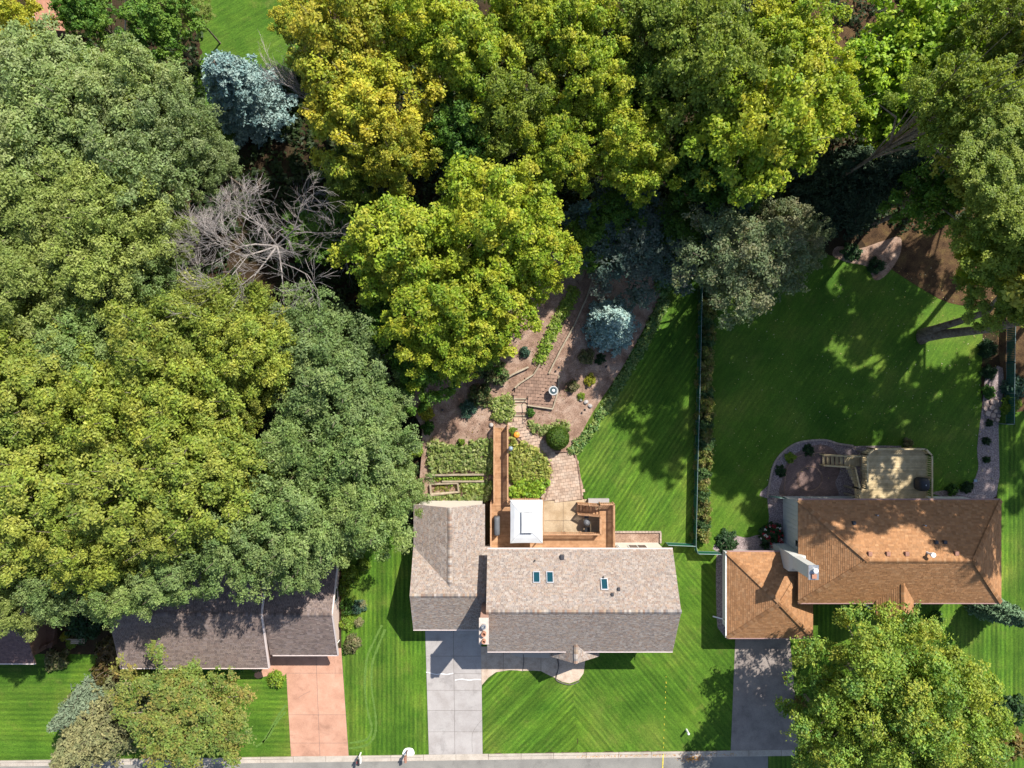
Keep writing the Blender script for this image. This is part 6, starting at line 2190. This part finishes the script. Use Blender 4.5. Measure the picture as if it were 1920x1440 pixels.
# ---------------------------------------------- leafy trees: (x, y, radius, height, kind, label)
TL = [
    (60, 160, 112, 15, 'ash', 'grey-green tree below the red-roofed shed in the top left'),
    (175, 215, 105, 15.5, 'ash', 'grey-green tree near the pole at the upper left'),
    (262, 165, 82, 14.5, 'ash', 'grey-green tree at the lower side of the shadowed lawn, upper left'),
    (325, 240, 76, 14, 'ash', 'grey-green tree just left of the pale blue spruce'),
    (80, 290, 110, 15.5, 'ash', 'grey-green tree at the left edge below the topmost grey-green one'),
    (255, 310, 100, 15, 'ash', 'grey-green tree left of the leafless grey tree'),
    (385, 300, 56, 11, 'ash', 'smaller grey-green tree between the blue spruce and the leafless tree'),
    (70, 410, 118, 16, 'linden', 'light green tree on the left edge under the grey-green group'),
    (200, 395, 108, 16, 'linden', 'light green tree left of the leafless grey tree'),
    (60, 525, 100, 16, 'linden', 'light green tree on the left edge above the olive oaks'),
    (190, 500, 95, 15.5, 'linden', 'light green tree between the olive oak and the left edge'),
    (290, 430, 66, 13, 'linden', 'narrow light green tree touching the leafless branches'),
    (290, 545, 68, 13, 'locust', 'dull green tree between the light green trees and the olive oak'),
    (398, 600, 96, 14.5, 'oak', 'olive-yellow oak just below the leafless grey tree'),
    (315, 665, 108, 16.5, 'oak', 'olive-yellow oak in the middle of the left wood'),
    (470, 660, 92, 15.5, 'oak', 'olive-yellow oak beside the upper blue-green locust'),
    (165, 640, 92, 14, 'locust', 'dark green tree among the olive oaks near the left edge'),
    (60, 640, 80, 14, 'oak', 'olive oak on the left edge next to the dark green tree'),
    (70, 750, 112, 16.5, 'oak', 'olive-yellow oak on the left edge at mid height'),
    (205, 770, 112, 17, 'oak', 'large olive-yellow oak second from the left edge'),
    (345, 775, 112, 17, 'oak', 'large olive-yellow oak with a ragged crown left of the dark gap'),
    (448, 752, 55, 14.5, 'oak', 'small olive oak at the edge of the dark gap'),
    (100, 905, 118, 17, 'oak', 'olive-yellow oak on the left edge low in the wood'),
    (255, 915, 120, 17.5, 'oak', 'broad olive-yellow oak above the dark brown house'),
    (390, 890, 105, 17, 'oak', 'olive-yellow oak next to the lower blue-green locusts'),
    (55, 1015, 88, 15.5, 'oak', 'lowest olive oak on the left edge'),
    (180, 1015, 88, 16, 'oak', 'olive oak just above the roof of the dark brown house'),
    (320, 990, 70, 15.5, 'oak', 'olive oak lobe between the big oak and the locust over the roof'),
    (608, 645, 92, 13, 'locust', 'blue-green locust beside the yellow maple'),
    (625, 730, 98, 14.5, 'locust', 'blue-green locust in the middle of the blue-green band'),
    (705, 770, 62, 12.5, 'locust', 'blue-green locust above the hosta bed'),
    (565, 845, 92, 14.5, 'locust', 'blue-green locust right of the dark gap'),
    (680, 840, 88, 14, 'locust', 'blue-green locust left of the hosta bed'),
    (745, 905, 52, 11, 'locust', 'small blue-green locust by the back corner of the garage'),
    (560, 955, 92, 14.5, 'locust', 'blue-green locust above the tinted driveway garage'),
    (675, 955, 92, 13.5, 'locust', 'blue-green locust left of the taupe garage roof'),
    (442, 1015, 84, 14.5, 'locust', 'blue-green locust hanging over the dark brown roof'),
    (558, 1032, 72, 13.5, 'locust', 'blue-green locust hanging over the left garage roof'),
    (335, 1060, 64, 13.5, 'locust', 'lighter locust over the middle of the dark brown roof'),
    (235, 1100, 66, 13, 'locust', 'locust over the left end of the dark brown roof'),
    (120, 1085, 68, 13, 'locust', 'locust over the dark brown deck'),
    (30, 1120, 66, 13, 'linden', 'light green tree over the purple-brown roof'),
    (760, 470, 104, 16, 'maple', 'bright yellow-green maple right of the leafless trees'),
    (825, 570, 100, 15.5, 'maple', 'bright yellow-green maple above the garden mulch'),
    (930, 405, 108, 16.5, 'maple', 'bright yellow-green maple in the centre of the wood edge'),
    (1000, 480, 78, 15, 'maple', 'bright yellow-green maple beside the small blue spruce'),
    (925, 560, 84, 14.5, 'maple', 'yellow-green maple left of the north path'),
    (845, 655, 66, 13, 'maple', 'lowest yellow-green maple over the mulch slope'),
    (790, 690, 62, 10.5, 'green', 'shaded deep green tree below the lowest yellow maple'),
    (905, 645, 46, 9, 'green', 'deep green tree between the yellow maple and the mulch'),
    (720, 600, 50, 11, 'green', 'shaded deep green tree between locust and maple'),
    (645, 85, 108, 17, 'gold', 'golden maple at the top beside the meadow'),
    (690, 205, 108, 16.5, 'gold', 'golden-orange maple in the middle of the golden group'),
    (735, 285, 74, 15.5, 'gold', 'lowest golden maple above the yellow-green ones'),
    (568, 45, 52, 7, 'gold', 'small golden tree at the right edge of the meadow'),
    (655, 330, 58, 13, 'dull', 'dull olive tree below the golden maples'),
    (800, 55, 88, 16.5, 'maple', 'yellow-green maple at the top right of the golden one'),
    (890, 115, 92, 16.5, 'maple', 'yellow-green maple second right of the golden group'),
    (975, 30, 78, 16, 'maple', 'yellow-green maple at the top edge centre'),
    (960, 200, 86, 15.5, 'dull', 'dull brownish-green maple in the centre of the wood'),
    (870, 250, 70, 14, 'green', 'shaded green tree between golden and dull maples'),
    (1080, 75, 84, 16, 'maple', 'yellow-green maple top centre right of the top edge one'),
    (1105, 165, 82, 16, 'maple', 'yellow-green round maple right of the dull maple'),
    (1040, 285, 74, 15, 'maple', 'yellow-green maple between the dull maple and the wood edge'),
    (1180, 285, 84, 15.5, 'maple', 'yellow-green maple at the wood edge above the dark plum'),
    (1240, 45, 92, 16.5, 'dull', 'olive maple at the top edge right of centre'),
    (1200, 165, 66, 14, 'green', 'shaded green tree between the round maple and the huge maple'),
    (1330, 135, 116, 19.5, 'dull', 'broad olive-yellow maple at the upper right of centre'),
    (1430, 240, 120, 19.5, 'maple', 'huge yellow-green maple left of the dark pine'),
    (1465, 95, 92, 16.5, 'maple', 'yellow-green maple left of the brown clearing at the top'),
    (1330, 315, 84, 14, 'green', 'deep green tree at the wood edge below the huge maple'),
    (1540, 190, 66, 18, 'maple', 'yellow-green maple edge beside the bright green tree'),
    (1650, 150, 92, 13, 'bright', 'bright green fan-leafed tree right of the brown clearing'),
    (1740, 75, 96, 14, 'bright', 'bright green tree at the top right'),
    (1690, 240, 74, 11, 'bright', 'bright green tree low beside the dark pine'),
    (1795, 195, 88, 30, 'dull', 'very tall olive tree between bright trees at the upper right'),
    (1885, 85, 82, 19, 'dull', 'olive tree in the top right corner'),
    (1895, 240, 84, 28, 'maple', 'yellow-green tree at the right edge, upper'),
    (1855, 325, 92, 23, 'open', 'olive-green tree at the right edge above the trunk'),
    (1748, 350, 70, 15, 'green', 'dark low tree right of the broad pine'),
    (1395, 490, 104, 15, 'crab', 'grey-green crab apple at the top of the right lawn'),
    (1482, 445, 66, 11, 'crab', 'second grey-green crab apple left of the mulch island'),
    (1195, 452, 108, 8.2, 'plum', 'dark blue-green shade tree above the striped lawn'),
    (1165, 400, 56, 8.5, 'green', 'dark green tree above the blue-green shade tree'),
    (1270, 430, 50, 8.5, 'green', 'dark green tree between the blue-green shade tree and the grey crab apple'),
    (1120, 450, 50, 7.5, 'green', 'dark green tree between the blue-green shade tree and the small spruce'),
    (350, 1335, 112, 8.5, 'rust', 'rust-tinted crab apple in front of the dark brown house'),
    (25, 55, 68, 12, 'gold', 'yellow tree in the top left corner'),
    (165, 25, 52, 11, 'green', 'dark green tree at the top left of the pole'),
    (295, 45, 62, 11, 'green', 'dark green tree right of the pole at the top'),
    (360, 20, 32, 8, 'linden', 'small light tree at the edge of the meadow, top'),
    (680, 410, 46, 9, 'green', 'deep green tree behind the leafless branches'),
    (600, 440, 52, 8, 'green', 'deep green understorey tree below the leafless branches'),
    (1672, 1316, 162, 12.5, 'big', 'huge green and yellow maple in front of the orange-brown house'),
    (1572, 1372, 78, 9.5, 'big', 'lower left limb tree of the huge maple by the asphalt driveway'),
    (1800, 1400, 82, 11, 'big', 'maple at the bottom edge right of the huge maple'),
]
for px, py, r, top, kind, lab in TL:
    tree(px, py, r, top, kind, lab)
# trees that stand beyond the edge of the photograph and shade what is in it
for px, py, r, top, kind, lab in ((2082, 60, 150, 30, 'open', 'very tall tree outside the upper right corner'), (2113, 190, 150, 30, 'open', 'very tall tree outside the right edge level with the bright green tree'),
                                  (2332, 280, 160, 30, 'open', 'very tall tree outside the right edge level with the dark pine'), (2550, 360, 180, 30, 'open', 'very tall tree far outside the right edge'),
                                  (2675, 440, 160, 30, 'open', 'farthest very tall tree outside the right edge'), (2395, 690, 150, 29, 'dull', 'very tall tree outside the right edge level with the tan deck'),
                                  (2191, 140, 120, 24, 'dull', 'tall tree outside the right edge, upper'),
                                  (-70, 560, 100, 16, 'linden', 'tree outside the left edge level with the light green ones'), (-60, 850, 110, 16, 'oak', 'tree outside the left edge level with the olive oaks')):
    tree(px, py, r, top, kind, lab)
# cottonwood with a forked leaning trunk on the right lawn; its crown reaches out of the picture
a = W(1728, 632, 0)
t = thing('cottonwood_tree', 'tall tree with a forked grey trunk leaning right over the lawn and fence', 'tree', (a.x, a.y, 0))
pts = [W(1727, 632, -.1), W(1740, 630, .5), W(1770, 626, 2.5), W(1815, 621, 5.5), W(1860, 616, 8.5), W(1925, 600, 12.5), W(1990, 570, 17.0)]
part('trunk', MB().tube(pts, [.75, .5, .42, .38, .33, .28, .15], 12), M['bark'], t, smooth=True)
pts = [W(1728, 626, .1), W(1755, 616, 2.0), W(1800, 602, 5.0), W(1850, 585, 9.0), W(1885, 545, 13.0), W(1895, 470, 17.5)]
part('limb', MB().tube(pts, [.5, .34, .30, .26, .2, .1], 10), M['bark'], t, smooth=True)
for px, py, z, rp, kd, vr, hs in ((1890, 425, 19.5, 100, 'dull', 1, .9), (1893, 540, 17.5, 84, 'dull', 2, .8), (2040, 500, 19.0, 190, 'open', 1, 1.1), (1850, 480, 15.5, 62, 'maple', 1, .6), (1872, 335, 25.0, 84, 'dull', 2, .7), (1908, 262, 25.0, 84, 'dull', 0, .7), (2085, 345, 24.0, 150, 'open', 3, 1.0), (2166, 618, 24.0, 95, 'dull', 2, .8), (2270, 640, 24.0, 75, 'dull', 1, .8)):
    P = W(px, py, z)
    r = rp / PPM * (1 - z / H)
    cm, tm = make_tree_parts(kd, vr, 5.0, 4.0, 9.0, .30)
    o = link('crown', cm, t)
    o.location = P - Vector((a.x, a.y, 0))
    o.scale = (r / 5, r / 5, hs * r / 5)
    o.rotation_euler = (0, 0, px * .37)
